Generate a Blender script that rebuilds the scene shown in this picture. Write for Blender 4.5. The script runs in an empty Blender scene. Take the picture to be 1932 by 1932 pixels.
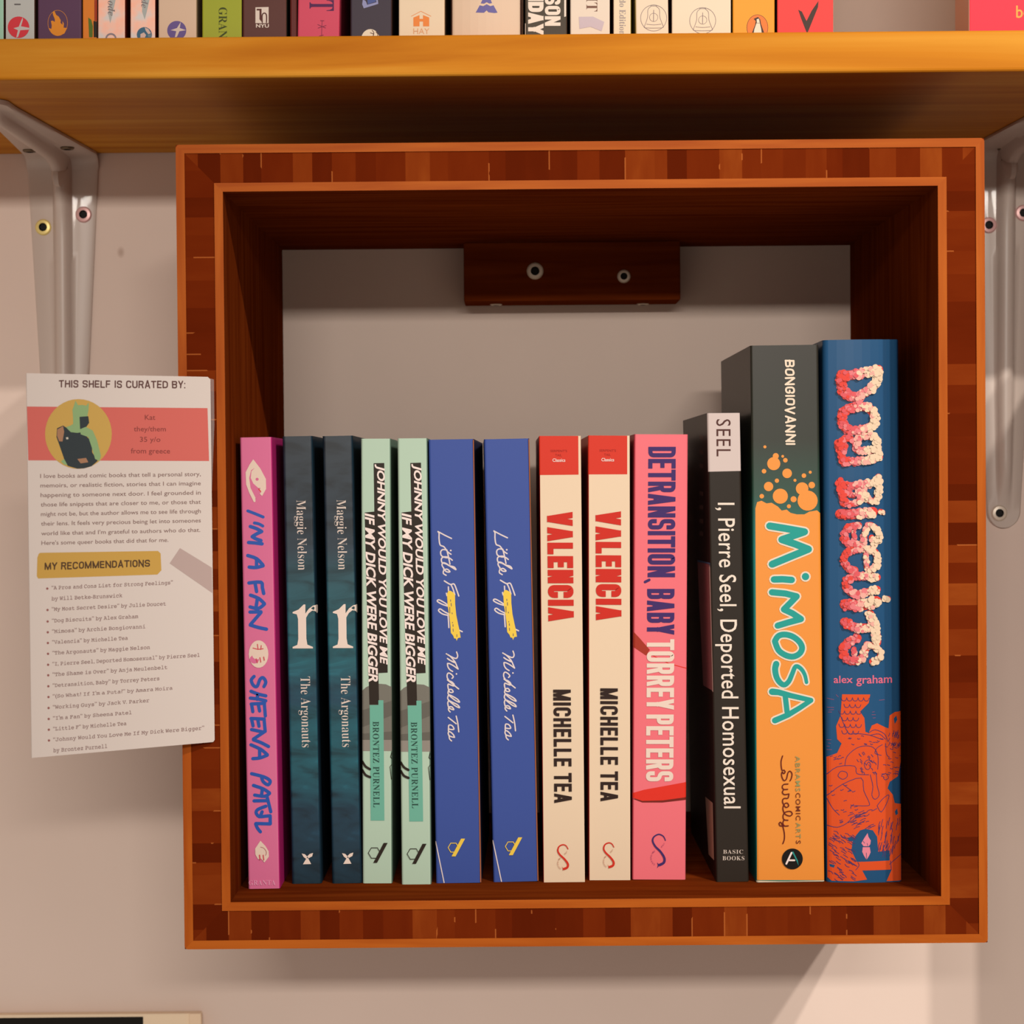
import bpy, bmesh, math, random
from mathutils import Vector, Matrix
from mathutils.geometry import tessellate_polygon

# ---------------------------------------------------------------- scene, camera, light (units: millimetres * S)
S = 0.001
sc = bpy.context.scene
COL = sc.collection
CP = Vector((-30.37, -1111.91, 30.24)); FPX = 3900.0
rx, ry, rz = -0.01793195, 0.00846754, -0.00010789
ROT = Matrix.Rotation(rx, 3, 'X') @ Matrix.Rotation(ry, 3, 'Y') @ Matrix.Rotation(rz, 3, 'Z')
RIGHT, FWD, UP = ROT.col[0].copy(), ROT.col[1].copy(), ROT.col[2].copy()
cam = bpy.data.cameras.new('camera'); cam_o = bpy.data.objects.new('camera', cam); COL.objects.link(cam_o)
cam.sensor_width = 36; cam.sensor_height = 36; cam.lens = FPX / 1932 * 36
cam.clip_start = 0.01; cam.clip_end = 50
m3 = Matrix((RIGHT, UP, -FWD)).transposed()
cam_o.matrix_world = Matrix.Translation(CP * S) @ m3.to_4x4()
cam.dof.use_dof = True; cam.dof.focus_distance = 0.93; cam.dof.aperture_fstop = 20
sc.camera = cam_o
sc.view_settings.view_transform = 'Standard'; sc.view_settings.look = 'None'
sc.view_settings.gamma = 1; sc.view_settings.use_curve_mapping = False
sc.view_settings.exposure = 0.0

world = bpy.data.worlds.new('room'); sc.world = world; world.use_nodes = True
nt = world.node_tree; bg = nt.nodes['Background']
tc = nt.nodes.new('ShaderNodeTexCoord'); sx = nt.nodes.new('ShaderNodeSeparateXYZ'); cr = nt.nodes.new('ShaderNodeValToRGB')
mp = nt.nodes.new('ShaderNodeMapRange'); mp.inputs[1].default_value = -1; mp.inputs[2].default_value = 1
nt.links.new(tc.outputs['Generated'], sx.inputs[0]); nt.links.new(sx.outputs['Z'], mp.inputs[0]); nt.links.new(mp.outputs[0], cr.inputs[0])
nt.links.new(cr.outputs[0], bg.inputs[0])
cr.color_ramp.elements[0].position = 0.25; cr.color_ramp.elements[0].color = (1.15, 0.96, 0.82, 1)
cr.color_ramp.elements[1].position = 0.75; cr.color_ramp.elements[1].color = (0.72, 0.63, 0.57, 1)
bg.inputs[1].default_value = 0.40

def spot(name, loc, power, aim):
    l = bpy.data.lights.new(name, 'SPOT'); l.energy = power; l.shadow_soft_size = 0.02; l.color = (1.0, 0.93, 0.85)
    l.spot_size = math.radians(26.5); l.spot_blend = 1.0
    o = bpy.data.objects.new(name, l); COL.objects.link(o); o.location = Vector(loc) * S
    o.rotation_euler = (Vector(aim) - Vector(loc)).to_track_quat('-Z', 'Y').to_euler()
spot('track_spot', (899, -1800, 1172), 86, (150, -100, 10))
spot('track_spot', (1074, -1800, 1172), 90, (150, -100, 10))
al = bpy.data.lights.new('strip_lamp', 'AREA'); al.shape = 'RECTANGLE'; al.size = 0.8; al.size_y = 0.07; al.energy = 18.5; al.color = (1.0, 0.94, 0.86)
ao = bpy.data.objects.new('strip_lamp', al); COL.objects.link(ao); ao.location = (0.0, -2.2, 0.453); ao.rotation_euler = (math.radians(78), 0, 0)

# ---------------------------------------------------------------- helpers
def ray(u, v):
    return (RIGHT * ((u - 966) / FPX) + UP * ((966 - v) / FPX) + FWD)
def px(u, v, Y):
    d = ray(u, v); return CP + d * ((Y - CP.y) / d.y)
def pxz(u, v, Z):
    d = ray(u, v); return CP + d * ((Z - CP.z) / d.z)
def pxplane(u, v, p0, n):
    d = ray(u, v); return CP + d * ((p0 - CP).dot(n) / d.dot(n))

def lin(c):
    c = c / 255.0
    return c / 12.92 if c <= 0.04045 else ((c + 0.055) / 1.055) ** 2.4
MATS = {}
def mat(rgb, rough=0.5, spec=0.15, gain=0.76, metal=0.0, coat=0.0):
    key = (rgb, rough, spec, gain, metal, coat)
    if key in MATS: return MATS[key]
    m = bpy.data.materials.new('m_%d_%d_%d' % rgb); m.use_nodes = True
    b = m.node_tree.nodes['Principled BSDF']
    b.inputs['Base Color'].default_value = (*[min(0.9, lin(c) * gain) for c in rgb], 1)
    b.inputs['Roughness'].default_value = rough; b.inputs['Specular IOR Level'].default_value = spec
    b.inputs['Metallic'].default_value = metal; b.inputs['Coat Weight'].default_value = coat
    MATS[key] = m
    return m
def nodes_mat(name, rough=0.5, spec=0.3):
    m = bpy.data.materials.new(name); m.use_nodes = True
    t = m.node_tree; b = t.nodes['Principled BSDF']
    b.inputs['Roughness'].default_value = rough; b.inputs['Specular IOR Level'].default_value = spec
    return m, t, b
def N(t, typ, **kw):
    n = t.nodes.new(typ)
    for k, v in kw.items(): setattr(n, k, v)
    return n
def ramp(t, stops, interp='LINEAR', gain=1.0):
    r = t.nodes.new('ShaderNodeValToRGB'); r.color_ramp.interpolation = interp
    e = r.color_ramp.elements
    while len(e) < len(stops): e.new(0.5)
    for i, (p, c) in enumerate(stops):
        e[i].position = p; e[i].color = (*[lin(x) * gain for x in c], 1)
    return r

class B:
    def __init__(s): s.v = []; s.f = []; s.mi = []
    def add(s, pts, faces, m=0):
        o = len(s.v); s.v += [Vector(p) for p in pts]
        for f in faces: s.f.append([o + i for i in f]); s.mi.append(m)
    def box(s, x0, x1, y0, y1, z0, z1, m=0):
        s.add([(x0,y0,z0),(x1,y0,z0),(x1,y1,z0),(x0,y1,z0),(x0,y0,z1),(x1,y0,z1),(x1,y1,z1),(x0,y1,z1)],
              [(0,3,2,1),(4,5,6,7),(0,1,5,4),(1,2,6,5),(2,3,7,6),(3,0,4,7)], m)
    def prism(s, poly, y0, y1, m=0, mside=None):          # poly in xz, extruded along y
        n = len(poly); ms = m if mside is None else mside
        p = [(a, y0, b) for a, b in poly] + [(a, y1, b) for a, b in poly]
        s.add(p, [tuple(range(n))], m)
        s.add(p, [tuple(range(2*n-1, n-1, -1))] + [(i, i+n, (i+1) % n + n, (i+1) % n) for i in range(n)], ms)
    def build(s, name, mats, parent=None, origin=(0,0,0), bevel=0, seg=2, smooth=False, merge=0):
        me = bpy.data.meshes.new(name); o = Vector(origin)
        me.from_pydata([(v - o) * S for v in s.v], [], s.f)
        for m in (mats if isinstance(mats, (list, tuple)) else [mats]): me.materials.append(m)
        for p, k in zip(me.polygons, s.mi): p.material_index = k
        bm = bmesh.new(); bm.from_mesh(me)
        if merge: bmesh.ops.remove_doubles(bm, verts=bm.verts, dist=merge * S)
        if merge >= 0: bmesh.ops.recalc_face_normals(bm, faces=bm.faces)
        if smooth:
            for f in bm.faces: f.smooth = True
        bm.to_mesh(me); bm.free()
        ob = bpy.data.objects.new(name, me); COL.objects.link(ob)
        if parent is not None: ob.parent = parent
        else: ob.location = o * S
        if bevel:
            md = ob.modifiers.new('bevel', 'BEVEL'); md.width = bevel * S; md.segments = seg; md.limit_method = 'ANGLE'
        return ob

def thing(name, label, cat, loc, group=None, rot_y=0):
    o = bpy.data.objects.new(name, None); COL.objects.link(o); o.empty_display_size = 0.02
    o.location = Vector(loc) * S; o.rotation_euler = (0, rot_y, 0)
    tag(o, label, cat, group)
    return o
def tag(o, label, cat, group=None):
    o['label'] = label; o['category'] = cat
    if group: o['group'] = group
def copy_tree(o, parent=None):
    c = o.copy(); COL.objects.link(c)
    if parent is not None: c.parent = parent
    for ch in list(o.children): copy_tree(ch, c)
    return c

# ---------------------------------------------------------------- flat lettering: everything below returns polygons in photo pixels
_TC = {}
def glyphs(body, off=0.0, shear=0.0, spacing=1.0):
    k = (body, off, shear, spacing)
    if k not in _TC:
        c = bpy.data.curves.new('t', 'FONT'); c.body = body; c.size = 1; c.offset = off; c.shear = shear
        c.space_character = spacing; c.resolution_u = 3
        o = bpy.data.objects.new('t', c)
        me = bpy.data.meshes.new_from_object(o)
        vs = [(v.co.x, v.co.y) for v in me.vertices]; fs = [tuple(p.vertices) for p in me.polygons]
        bpy.data.objects.remove(o); bpy.data.meshes.remove(me); bpy.data.curves.remove(c)
        x0 = min(v[0] for v in vs); x1 = max(v[0] for v in vs); y0 = min(v[1] for v in vs); y1 = max(v[1] for v in vs)
        _TC[k] = ([((a - x0) / (x1 - x0), (b - y0) / (y1 - y0)) for a, b in vs], fs)
    return _TC[k]
def style(s, st):
    up, lo = {'serif': (0x1D400, 0x1D41A), 'mono': (0x1D670, 0x1D68A), 'italic': (0x1D468, 0x1D482)}[st]
    return ''.join(chr(up + ord(c) - 65) if 'A' <= c <= 'Z' else chr(lo + ord(c) - 97) if 'a' <= c <= 'z' else c for c in s)
def text(body, d, xl, xr, yt, yb, k=0.0, off=0.0, shear=0.0, spacing=1.0, st=None):
    """ink box xl..xr, yt..yb in photo pixels; d 'V' reads downwards, 'H' reads across; k is the drift of the line"""
    if st: body = style(body, st)
    vs, fs = glyphs(body, off, shear, spacing)
    P = []
    for a, b in vs:
        if d == 'V': P.append((xl + b * (xr - xl) + k * a * (yb - yt), yt + a * (yb - yt)))
        else: P.append((xl + a * (xr - xl), yb - b * (yb - yt) + k * a * (xr - xl)))
    return [[P[i] for i in f] for f in fs]

def clip(poly, x0, x1, y0, y1):
    def cut(p, ins, inter):
        out = []
        for i in range(len(p)):
            a, b = p[i], p[(i + 1) % len(p)]
            if ins(a): out.append(a)
            if ins(a) != ins(b): out.append(inter(a, b))
        return out
    def ix(c): return lambda a, b: (c, a[1] + (b[1] - a[1]) * (c - a[0]) / (b[0] - a[0]))
    def iy(c): return lambda a, b: (a[0] + (b[0] - a[0]) * (c - a[1]) / (b[1] - a[1]), c)
    for ins, it in ((lambda p: p[0] >= x0, ix(x0)), (lambda p: p[0] <= x1, ix(x1)), (lambda p: p[1] >= y0, iy(y0)), (lambda p: p[1] <= y1, iy(y1))):
        poly = cut(poly, ins, it)
        if len(poly) < 3: return []
    return poly

def circle(cx, cy, r, ry_=None, n=14):
    ry_ = ry_ or r
    return [(cx + r * math.cos(2*math.pi*i/n), cy + ry_ * math.sin(2*math.pi*i/n)) for i in range(n)]
def ring(cx, cy, r, w, ry_=None, n=28):
    return ribbon([(cx + r*math.cos(2*math.pi*i/n), cy + (ry_ or r)*math.sin(2*math.pi*i/n)) for i in range(n+1)], w)
def ribbon(pts, w, w2=None, caps=True):
    out = []; n = len(pts)
    for i in range(n - 1):
        (ax, ay), (bx, by) = pts[i], pts[i + 1]
        L = math.hypot(bx - ax, by - ay)
        if L < 1e-6: continue
        wa = w + ((w2 or w) - w) * i / max(1, n - 1); wb = w + ((w2 or w) - w) * (i + 1) / max(1, n - 1)
        nx, ny = -(by - ay) / L, (bx - ax) / L
        out.append([(ax + nx*wa/2, ay + ny*wa/2), (ax - nx*wa/2, ay - ny*wa/2), (bx - nx*wb/2, by - ny*wb/2), (bx + nx*wb/2, by + ny*wb/2)])
    for i in range(n):
        if caps or 0 < i < n - 1:
            wa = w + ((w2 or w) - w) * i / max(1, n - 1)
            out.append(circle(pts[i][0], pts[i][1], wa / 2, n=10 if w > 5 else 8))
    return out
def smooth(pts, n=5):
    out = []
    for i in range(len(pts) - 1):
        p0 = pts[max(0, i-1)]; p1 = pts[i]; p2 = pts[i+1]; p3 = pts[min(len(pts)-1, i+2)]
        for j in range(n):
            t = j / n
            out.append(tuple(0.5*(2*p1[a] + (p2[a]-p0[a])*t + (2*p0[a]-5*p1[a]+4*p2[a]-p3[a])*t*t + (3*p1[a]-p0[a]-3*p2[a]+p3[a])*t**3) for a in (0, 1)))
    out.append(pts[-1])
    return out
def zz(x0, y0, k):                                          # a crop's coordinates back to photo pixels
    return lambda pts: [(x0 + a / k, y0 + b / k) for a, b in pts]
def strokes(z, w, lst, n=5, w2=None):
    out = []
    for p in lst: out += ribbon(smooth(z(p), n), w, w2)
    return out

# block capitals drawn as strokes of even thickness
G = {'A': (1.08, [[(0,-.05),(.5,1.1)],[(1,-.05),(.5,1.1)],[(.22,.24),(.78,.24)]]), 'B': (1, [[(0,0),(0,1)],'r',[(0,1),(1,1),(1,.52),(0,.52)],'r',[(0,.52),(1,.52),(1,0),(0,0)]]),
 'C': (1, ['r',[(1,.80),(1,1),(0,1),(0,0),(1,0),(1,.20)]]), 'D': (1, [[(0,0),(0,1)],'r',[(0,1),(1,1),(1,0),(0,0)]]),
 'E': (.86, [[(0,0),(0,1)],[(0,1),(1,1)],[(0,.52),(.88,.52)],[(0,0),(1,0)]]), 'F': (.84, [[(0,0),(0,1)],[(0,1),(1,1)],[(0,.5),(.88,.5)]]),
 'G': (1, ['r',[(1,.7),(1,1),(0,1),(0,0),(1,0),(1,.45)],[(1,.45),(.55,.45)]]), 'H': (1, [[(0,0),(0,1)],[(1,0),(1,1)],[(0,.5),(1,.5)]]),
 'I': (0, [[(.5,0),(.5,1)]]), 'J': (.8, ['r',[(1,1),(1,0),(0,0),(0,.3)]]), 'K': (1, [[(0,0),(0,1)],[(.05,.42),(1,1.05)],[(.3,.6),(1.02,-.05)]]),
 'L': (.82, [[(0,0),(0,1)],[(0,0),(1,0)]]), 'M': (1.35, [[(0,0),(0,1)],[(1,0),(1,1)],[(0,1.05),(.5,0)],[(1,1.05),(.5,0)]]),
 'N': (1.08, [[(0,0),(0,1)],[(1,0),(1,1)],[(0,1.08),(1,-.08)]]), 'O': (1, ['r',[(.5,1),(0,1),(0,0),(1,0),(1,1),(.5,1)]]),
 'P': (.96, [[(0,0),(0,1)],'r',[(0,1),(1,1),(1,.45),(0,.45)]]), 'R': (1, [[(0,0),(0,1)],'r',[(0,1),(1,1),(1,.48),(0,.48)],[(.62,.5),(1,-.06)]]),
 'S': (.98, ['r',[(1,.80),(1,1),(0,1),(0,.53),(1,.47),(1,0),(0,0),(0,.20)]]), 'T': (.9, [[(.5,0),(.5,1)],[(-.1,1),(1.1,1)]]),
 'U': (1, ['r',[(0,1),(0,0),(1,0),(1,1)]]), 'V': (1.08, [[(0,1.05),(.5,-.1)],[(1,1.05),(.5,-.1)]]), 'W': (1.5, [[(0,1.05),(.27,-.1)],[(.27,-.1),(.5,1.05)],[(.5,1.05),(.73,-.1)],[(.73,-.1),(1,1.05)]]),
 'Y': (1.0, [[(.5,0),(.5,.5)],[(-.02,1.08),(.5,.42)],[(1.02,1.08),(.5,.42)]]), ' ': (.55, [])}
def rounded(p, r):
    out = [p[0]]
    for i in range(1, len(p) - 1):
        a, b, c = Vector(p[i-1]), Vector(p[i]), Vector(p[i+1])
        la, lc = (a-b).length, (c-b).length; q = min(r, la/2 if i > 1 else la, lc/2 if i < len(p)-2 else lc)
        s, e = b + (a-b).normalized()*q, b + (c-b).normalized()*q
        for j in range(7):
            t = j / 6; out.append(tuple(s*(1-t)**2 + b*(2*t*(1-t)) + e*t*t))
    out.append(p[-1]); return out
def block(body, d, xl, xr, yt, yb, t, k=0.0, gap=0.25, shear=0.0, hand=0.0, seed=1):
    """capitals of stroke t filling the ink box; d and k as in text()"""
    rnd = random.Random(seed)
    run, cap = ((yb - yt), (xr - xl)) if d == 'V' else ((xr - xl), (yb - yt))
    fixed = 0; units = 0
    for c in body:
        w = G[c][0]; fixed += t if c != ' ' else 0; units += w
    ng = len(body) - 1; u = (run - fixed - ng * gap * t - shear*cap*0) / units
    out = []; x = 0
    for c in body:
        w, prim = G[c]; bw = w * u; rr = False
        for p in prim:
            if p == 'r': rr = True; continue
            q = [(t/2 + a*bw + (rnd.uniform(-hand, hand) if hand else 0), t/2 + b*(cap - t) + (rnd.uniform(-hand, hand) if hand else 0)) for a, b in p]
            if c == 'I': q = [(t/2, b) for a, b in q]
            if rr: q = rounded(q, max(bw * 0.55, t * 0.6)); rr = False
            if hand: polys = ribbon(q, t)
            else:
                polys = []
                q2 = list(q)
                dx, dy = q2[0][0]-q2[1][0], q2[0][1]-q2[1][1]; L = math.hypot(dx, dy) or 1; q2[0] = (q2[0][0]+dx/L*t/2, q2[0][1]+dy/L*t/2)
                dx, dy = q2[-1][0]-q2[-2][0], q2[-1][1]-q2[-2][1]; L = math.hypot(dx, dy) or 1; q2[-1] = (q2[-1][0]+dx/L*t/2, q2[-1][1]+dy/L*t/2)
                for pl in ribbon(q2, t, caps=False):
                    pl = clip(pl, -0.2*t if c in 'AVYWTK' else 0, bw + t + (0.2*t if c in 'AVYWTK' else 0), 0, cap)
                    if pl: polys.append(pl)
            for pl in polys:
                r = []
                for a, b in pl:
                    a2 = x + a + shear * (b - cap / 2)
                    r.append((xl + b + k*a2, yt + a2) if d == 'V' else (xl + a2, yb - b + k*a2))
                out.append(r)
        x += bw + (t if c != ' ' else 0) + gap * t
    return out

def tri(poly):
    if len(poly) <= 4 and len(poly) > 2: return [list(range(len(poly)))] if len(poly) == 3 or convex(poly) else [list(f) for f in tessellate_polygon([[Vector((a, b, 0)) for a, b in poly]])]
    if convex(poly): return [list(range(len(poly)))]
    return [list(f) for f in tessellate_polygon([[Vector((a, b, 0)) for a, b in poly]])]
def convex(p):
    s = 0
    for i in range(len(p)):
        a, b, c = p[i], p[(i+1) % len(p)], p[(i+2) % len(p)]
        cr_ = (b[0]-a[0])*(c[1]-b[1]) - (b[1]-a[1])*(c[0]-b[0])
        if abs(cr_) < 1e-9: continue
        if s and (cr_ > 0) != (s > 0): return False
        s = cr_
    return True
def print_mesh(name, m, polys, mapper, parent, creep=None, cuts=None, post=None, facing=Vector((0, -1, 0))):
    """flat printing: each polygon (photo pixels, or (polygon, material index)) mapped to the thing's local mm"""
    me = bpy.data.meshes.new(name); vs = []; fs = []; mi = []; auto = creep is None; creep = 0.0015 if auto else creep
    for i, pl in enumerate(polys):
        k = 0
        if isinstance(pl, tuple): pl, k = pl
        o = len(vs)
        for a, b in pl:
            q = mapper(a, b); vs.append((q[0], q[1], q[2], creep * (i % 24 if auto else i)))
        for f in tri(pl):
            P3 = [Vector(vs[o + j][:3]) for j in f]
            nn = (P3[1] - P3[0]).cross(P3[2] - P3[0])
            fs.append([o + j for j in (f if nn.dot(facing) > 0 else f[::-1])]); mi.append(k)
    me.from_pydata([(v[0]*S, v[1]*S, v[2]*S) for v in vs], [], fs)
    ms = m if isinstance(m, (list, tuple)) else [m]
    for q in ms: me.materials.append(q)
    for p, k in zip(me.polygons, mi): p.material_index = k
    if creep or cuts or post:
        for v, q in zip(me.vertices, vs): v.co.y -= q[3] * S
        bm = bmesh.new(); bm.from_mesh(me)
        for c in cuts or []:
            bmesh.ops.bisect_plane(bm, geom=bm.verts[:] + bm.edges[:] + bm.faces[:], plane_co=(c*S, 0, 0), plane_no=(1, 0, 0), dist=1e-8)
        if post:
            for v in bm.verts: v.co = Vector(post(v.co / S)) * S
        bm.to_mesh(me); bm.free()
    ob = bpy.data.objects.new(name, me); COL.objects.link(ob); ob.parent = parent
    return ob

# ---------------------------------------------------------------- wall
D = 228.8; WO, HO, WI, HI = 344.5, 344.1, 304.7, 303.9; FLOOR = -HI / 2
SHY, SHZ0, SHZ1 = -208.0, 204.3, 222.3

wm, t, b = nodes_mat('wall_paint', 0.75, 0.15)
co = N(t, 'ShaderNodeTexCoord'); no = N(t, 'ShaderNodeTexNoise'); no.inputs['Scale'].default_value = 6; no.inputs['Detail'].default_value = 4
r = ramp(t, [(0.3, (220, 199, 186)), (0.7, (228, 206, 193))])
t.links.new(co.outputs['Object'], no.inputs['Vector']); t.links.new(no.outputs[0], r.inputs[0])
sm = px(228, 476, 0) * S                                     # a small brown smudge on the paint
ds = N(t, 'ShaderNodeVectorMath', operation='DISTANCE'); mp2 = N(t, 'ShaderNodeMapping'); mp2.inputs['Scale'].default_value = (1.5, 1, 1)
t.links.new(co.outputs['Object'], mp2.inputs[0]); t.links.new(mp2.outputs[0], ds.inputs[0]); ds.inputs[1].default_value = (sm.x*1.5, sm.y, sm.z)
mr = N(t, 'ShaderNodeMapRange'); mr.inputs[1].default_value = 0.001; mr.inputs[2].default_value = 0.0035; mr.inputs[3].default_value = 0.45; mr.inputs[4].default_value = 0
t.links.new(ds.outputs['Value'], mr.inputs[0])
mx = N(t, 'ShaderNodeMixRGB'); mx.inputs[2].default_value = (lin(150), lin(115), lin(95), 1)
t.links.new(mr.outputs[0], mx.inputs[0]); t.links.new(r.outputs[0], mx.inputs[1]); t.links.new(mx.outputs[0], b.inputs['Base Color'])
n2 = N(t, 'ShaderNodeTexNoise'); n2.inputs['Scale'].default_value = 420; bp = N(t, 'ShaderNodeBump'); bp.inputs['Strength'].default_value = 0.05; bp.inputs['Distance'].default_value = 0.001
t.links.new(co.outputs['Object'], n2.inputs['Vector']); t.links.new(n2.outputs[0], bp.inputs['Height']); t.links.new(bp.outputs[0], b.inputs['Normal'])
w = B(); w.box(-1600, 1600, 0, 60, -1300, 1300); wo = w.build('wall_back', wm); wo['kind'] = 'structure'

# ---------------------------------------------------------------- woods
def wood(name, stops, axis='X', scale=1.0, rough=0.45, spec=0.06, stretch=14, gain=0.8):
    m, t, b = nodes_mat(name, rough, spec)
    co = N(t, 'ShaderNodeTexCoord'); mp = N(t, 'ShaderNodeMapping')
    s = [90*scale]*3; s['XYZ'.index(axis)] = 90*scale/stretch; mp.inputs['Scale'].default_value = s
    no = N(t, 'ShaderNodeTexNoise'); no.inputs['Scale'].default_value = 1; no.inputs['Detail'].default_value = 5; no.inputs['Distortion'].default_value = 0.6
    r = ramp(t, stops, gain=gain)
    t.links.new(co.outputs['Object'], mp.inputs[0]); t.links.new(mp.outputs[0], no.inputs['Vector']); t.links.new(no.outputs[0], r.inputs[0]); t.links.new(r.outputs[0], b.inputs['Base Color'])
    return m
def blockwood(name, axis):
    m, t, b = nodes_mat(name, 0.5, 0.0)
    co = N(t, 'ShaderNodeTexCoord'); se = N(t, 'ShaderNodeSeparateXYZ'); mu = N(t, 'ShaderNodeMath', operation='MULTIPLY'); mu.inputs[1].default_value = 105
    t.links.new(co.outputs['Object'], se.inputs[0]); t.links.new(se.outputs[axis], mu.inputs[0])
    vo = N(t, 'ShaderNodeTexVoronoi', voronoi_dimensions='1D'); vo.inputs['Scale'].default_value = 1.0; vo.inputs['Randomness'].default_value = 1
    t.links.new(mu.outputs[0], vo.inputs['W']); sc_ = N(t, 'ShaderNodeSeparateColor'); t.links.new(vo.outputs['Color'], sc_.inputs[0])
    r = ramp(t, [(0.0, (100, 32, 9)), (0.35, (114, 38, 11)), (0.65, (128, 47, 14)), (0.88, (144, 60, 20)), (1.0, (160, 74, 26))], gain=0.66)
    no = N(t, 'ShaderNodeTexNoise'); no.inputs['Scale'].default_value = 160; no.inputs['Detail'].default_value = 4
    mpn = N(t, 'ShaderNodeMapping'); mpn.inputs['Scale'].default_value = (1, 1, .25) if axis == 'X' else (.25, 1, 1)
    t.links.new(co.outputs['Object'], mpn.inputs[0]); t.links.new(mpn.outputs[0], no.inputs['Vector'])
    ad = N(t, 'ShaderNodeMath', operation='MULTIPLY_ADD'); ad.inputs[1].default_value = 0.35; 
    t.links.new(no.outputs[0], ad.inputs[0]); su = N(t, 'ShaderNodeMath', operation='SUBTRACT'); su.inputs[1].default_value = 0.19
    t.links.new(sc_.outputs[0], su.inputs[0]); t.links.new(su.outputs[0], ad.inputs[2]); t.links.new(ad.outputs[0], r.inputs[0])
    # pale glue lines between some of the blocks
    v2 = N(t, 'ShaderNodeTexVoronoi', voronoi_dimensions='1D', feature='DISTANCE_TO_EDGE'); v2.inputs['Scale'].default_value = 1.0
    t.links.new(mu.outputs[0], v2.inputs['W'])
    lt = N(t, 'ShaderNodeMath', operation='LESS_THAN'); lt.inputs[1].default_value = 0.028; t.links.new(v2.outputs['Distance'], lt.inputs[0])
    n3 = N(t, 'ShaderNodeTexNoise'); n3.inputs['Scale'].default_value = 55; t.links.new(co.outputs['Object'], n3.inputs['Vector'])
    gt = N(t, 'ShaderNodeMath', operation='GREATER_THAN'); gt.inputs[1].default_value = 0.60; t.links.new(n3.outputs[0], gt.inputs[0])
    ml = N(t, 'ShaderNodeMath', operation='MULTIPLY'); t.links.new(lt.outputs[0], ml.inputs[0]); t.links.new(gt.outputs[0], ml.inputs[1])
    mm = N(t, 'ShaderNodeMath', operation='MULTIPLY'); mm.inputs[1].default_value = 0.4; t.links.new(ml.outputs[0], mm.inputs[0])
    mx = N(t, 'ShaderNodeMixRGB'); mx.inputs[2].default_value = (lin(196), lin(112), lin(54), 1)
    t.links.new(mm.outputs[0], mx.inputs[0]); t.links.new(r.outputs[0], mx.inputs[1]); t.links.new(mx.outputs[0], b.inputs['Base Color'])
    return m
PINE = wood('pine_plank', [(0.3, (204, 119, 26)), (0.5, (226, 143, 38)), (0.68, (242, 167, 58))], 'X', 0.6, 0.45, 0.03, 16, 0.66)
INX = wood('stained_panel_x', [(0.3, (116, 43, 11)), (0.7, (150, 66, 21))], 'X', 1.6, 0.5, 0.0, 14, 0.60)
INZ = wood('stained_panel_z', [(0.3, (116, 43, 11)), (0.7, (150, 66, 21))], 'Z', 1.6, 0.5, 0.0, 14, 0.60)
EDX = wood('edging_x', [(0.3, (184, 84, 22)), (0.7, (212, 110, 34))], 'X', 2.0, gain=0.6)
EDZ = wood('edging_z', [(0.3, (184, 84, 22)), (0.7, (212, 110, 34))], 'Z', 2.0, gain=0.6)
BLX, BLZ = blockwood('block_core_x', 'X'), blockwood('block_core_z', 'Z')

# ---------------------------------------------------------------- long shelf above
s = B(); s.box(-1000, 1000, SHY, -0.5, SHZ0, SHZ1)
o = s.build('plank_shelf', PINE, origin=(0, SHY/2, SHZ0), bevel=1.6, seg=3)
tag(o, 'long honey-coloured pine shelf plank above the dark wooden cube', 'shelf')

# ---------------------------------------------------------------- dark wooden cube
STEEL = mat((222, 206, 188), 0.35, 0.5, 0.95, 0.25); YZINC = mat((236, 212, 130), 0.35, 0.5, 0.9, 0.25); PZINC = mat((222, 172, 168), 0.35, 0.5, 0.9, 0.25)
DARK = mat((24, 18, 16), 0.6, 0.2)
def screw(parent, c, nrm, r, m, origin, h=1.6, label=None):
    """countersunk screw head with a dark star recess; c centre, nrm outward"""
    n = Vector(nrm).normalized(); a = n.orthogonal().normalized(); bb = n.cross(a); c = Vector(c)
    q = B(); K = 24; rings = [(1.0, -0.4), (1.0, 0.45*h), (0.85, 0.9*h), (0.52, h)]
    P = [c + (a*math.cos(2*math.pi*i/K) + bb*math.sin(2*math.pi*i/K))*(r*f) + n*z for f, z in rings for i in range(K)]
    P += [c + (a*math.cos(2*math.pi*i/K) + bb*math.sin(2*math.pi*i/K))*(r*(0.47 if i % 4 < 2 else 0.36)) + n*(h*0.25) for i in range(K)]
    q.add(P, [(j*K+i, j*K+(i+1) % K, (j+1)*K+(i+1) % K, (j+1)*K+i) for j in range(3) for i in range(K)], 0)
    q.add(P, [(3*K+i, 3*K+(i+1) % K, 4*K+(i+1) % K, 4*K+i) for i in range(K)] + [tuple(range(4*K, 5*K))], 1)
    ob = q.build('screw', [m, DARK], parent, origin, smooth=False, merge=0.001)
    if label: ob['label'] = label
    return ob
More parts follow.
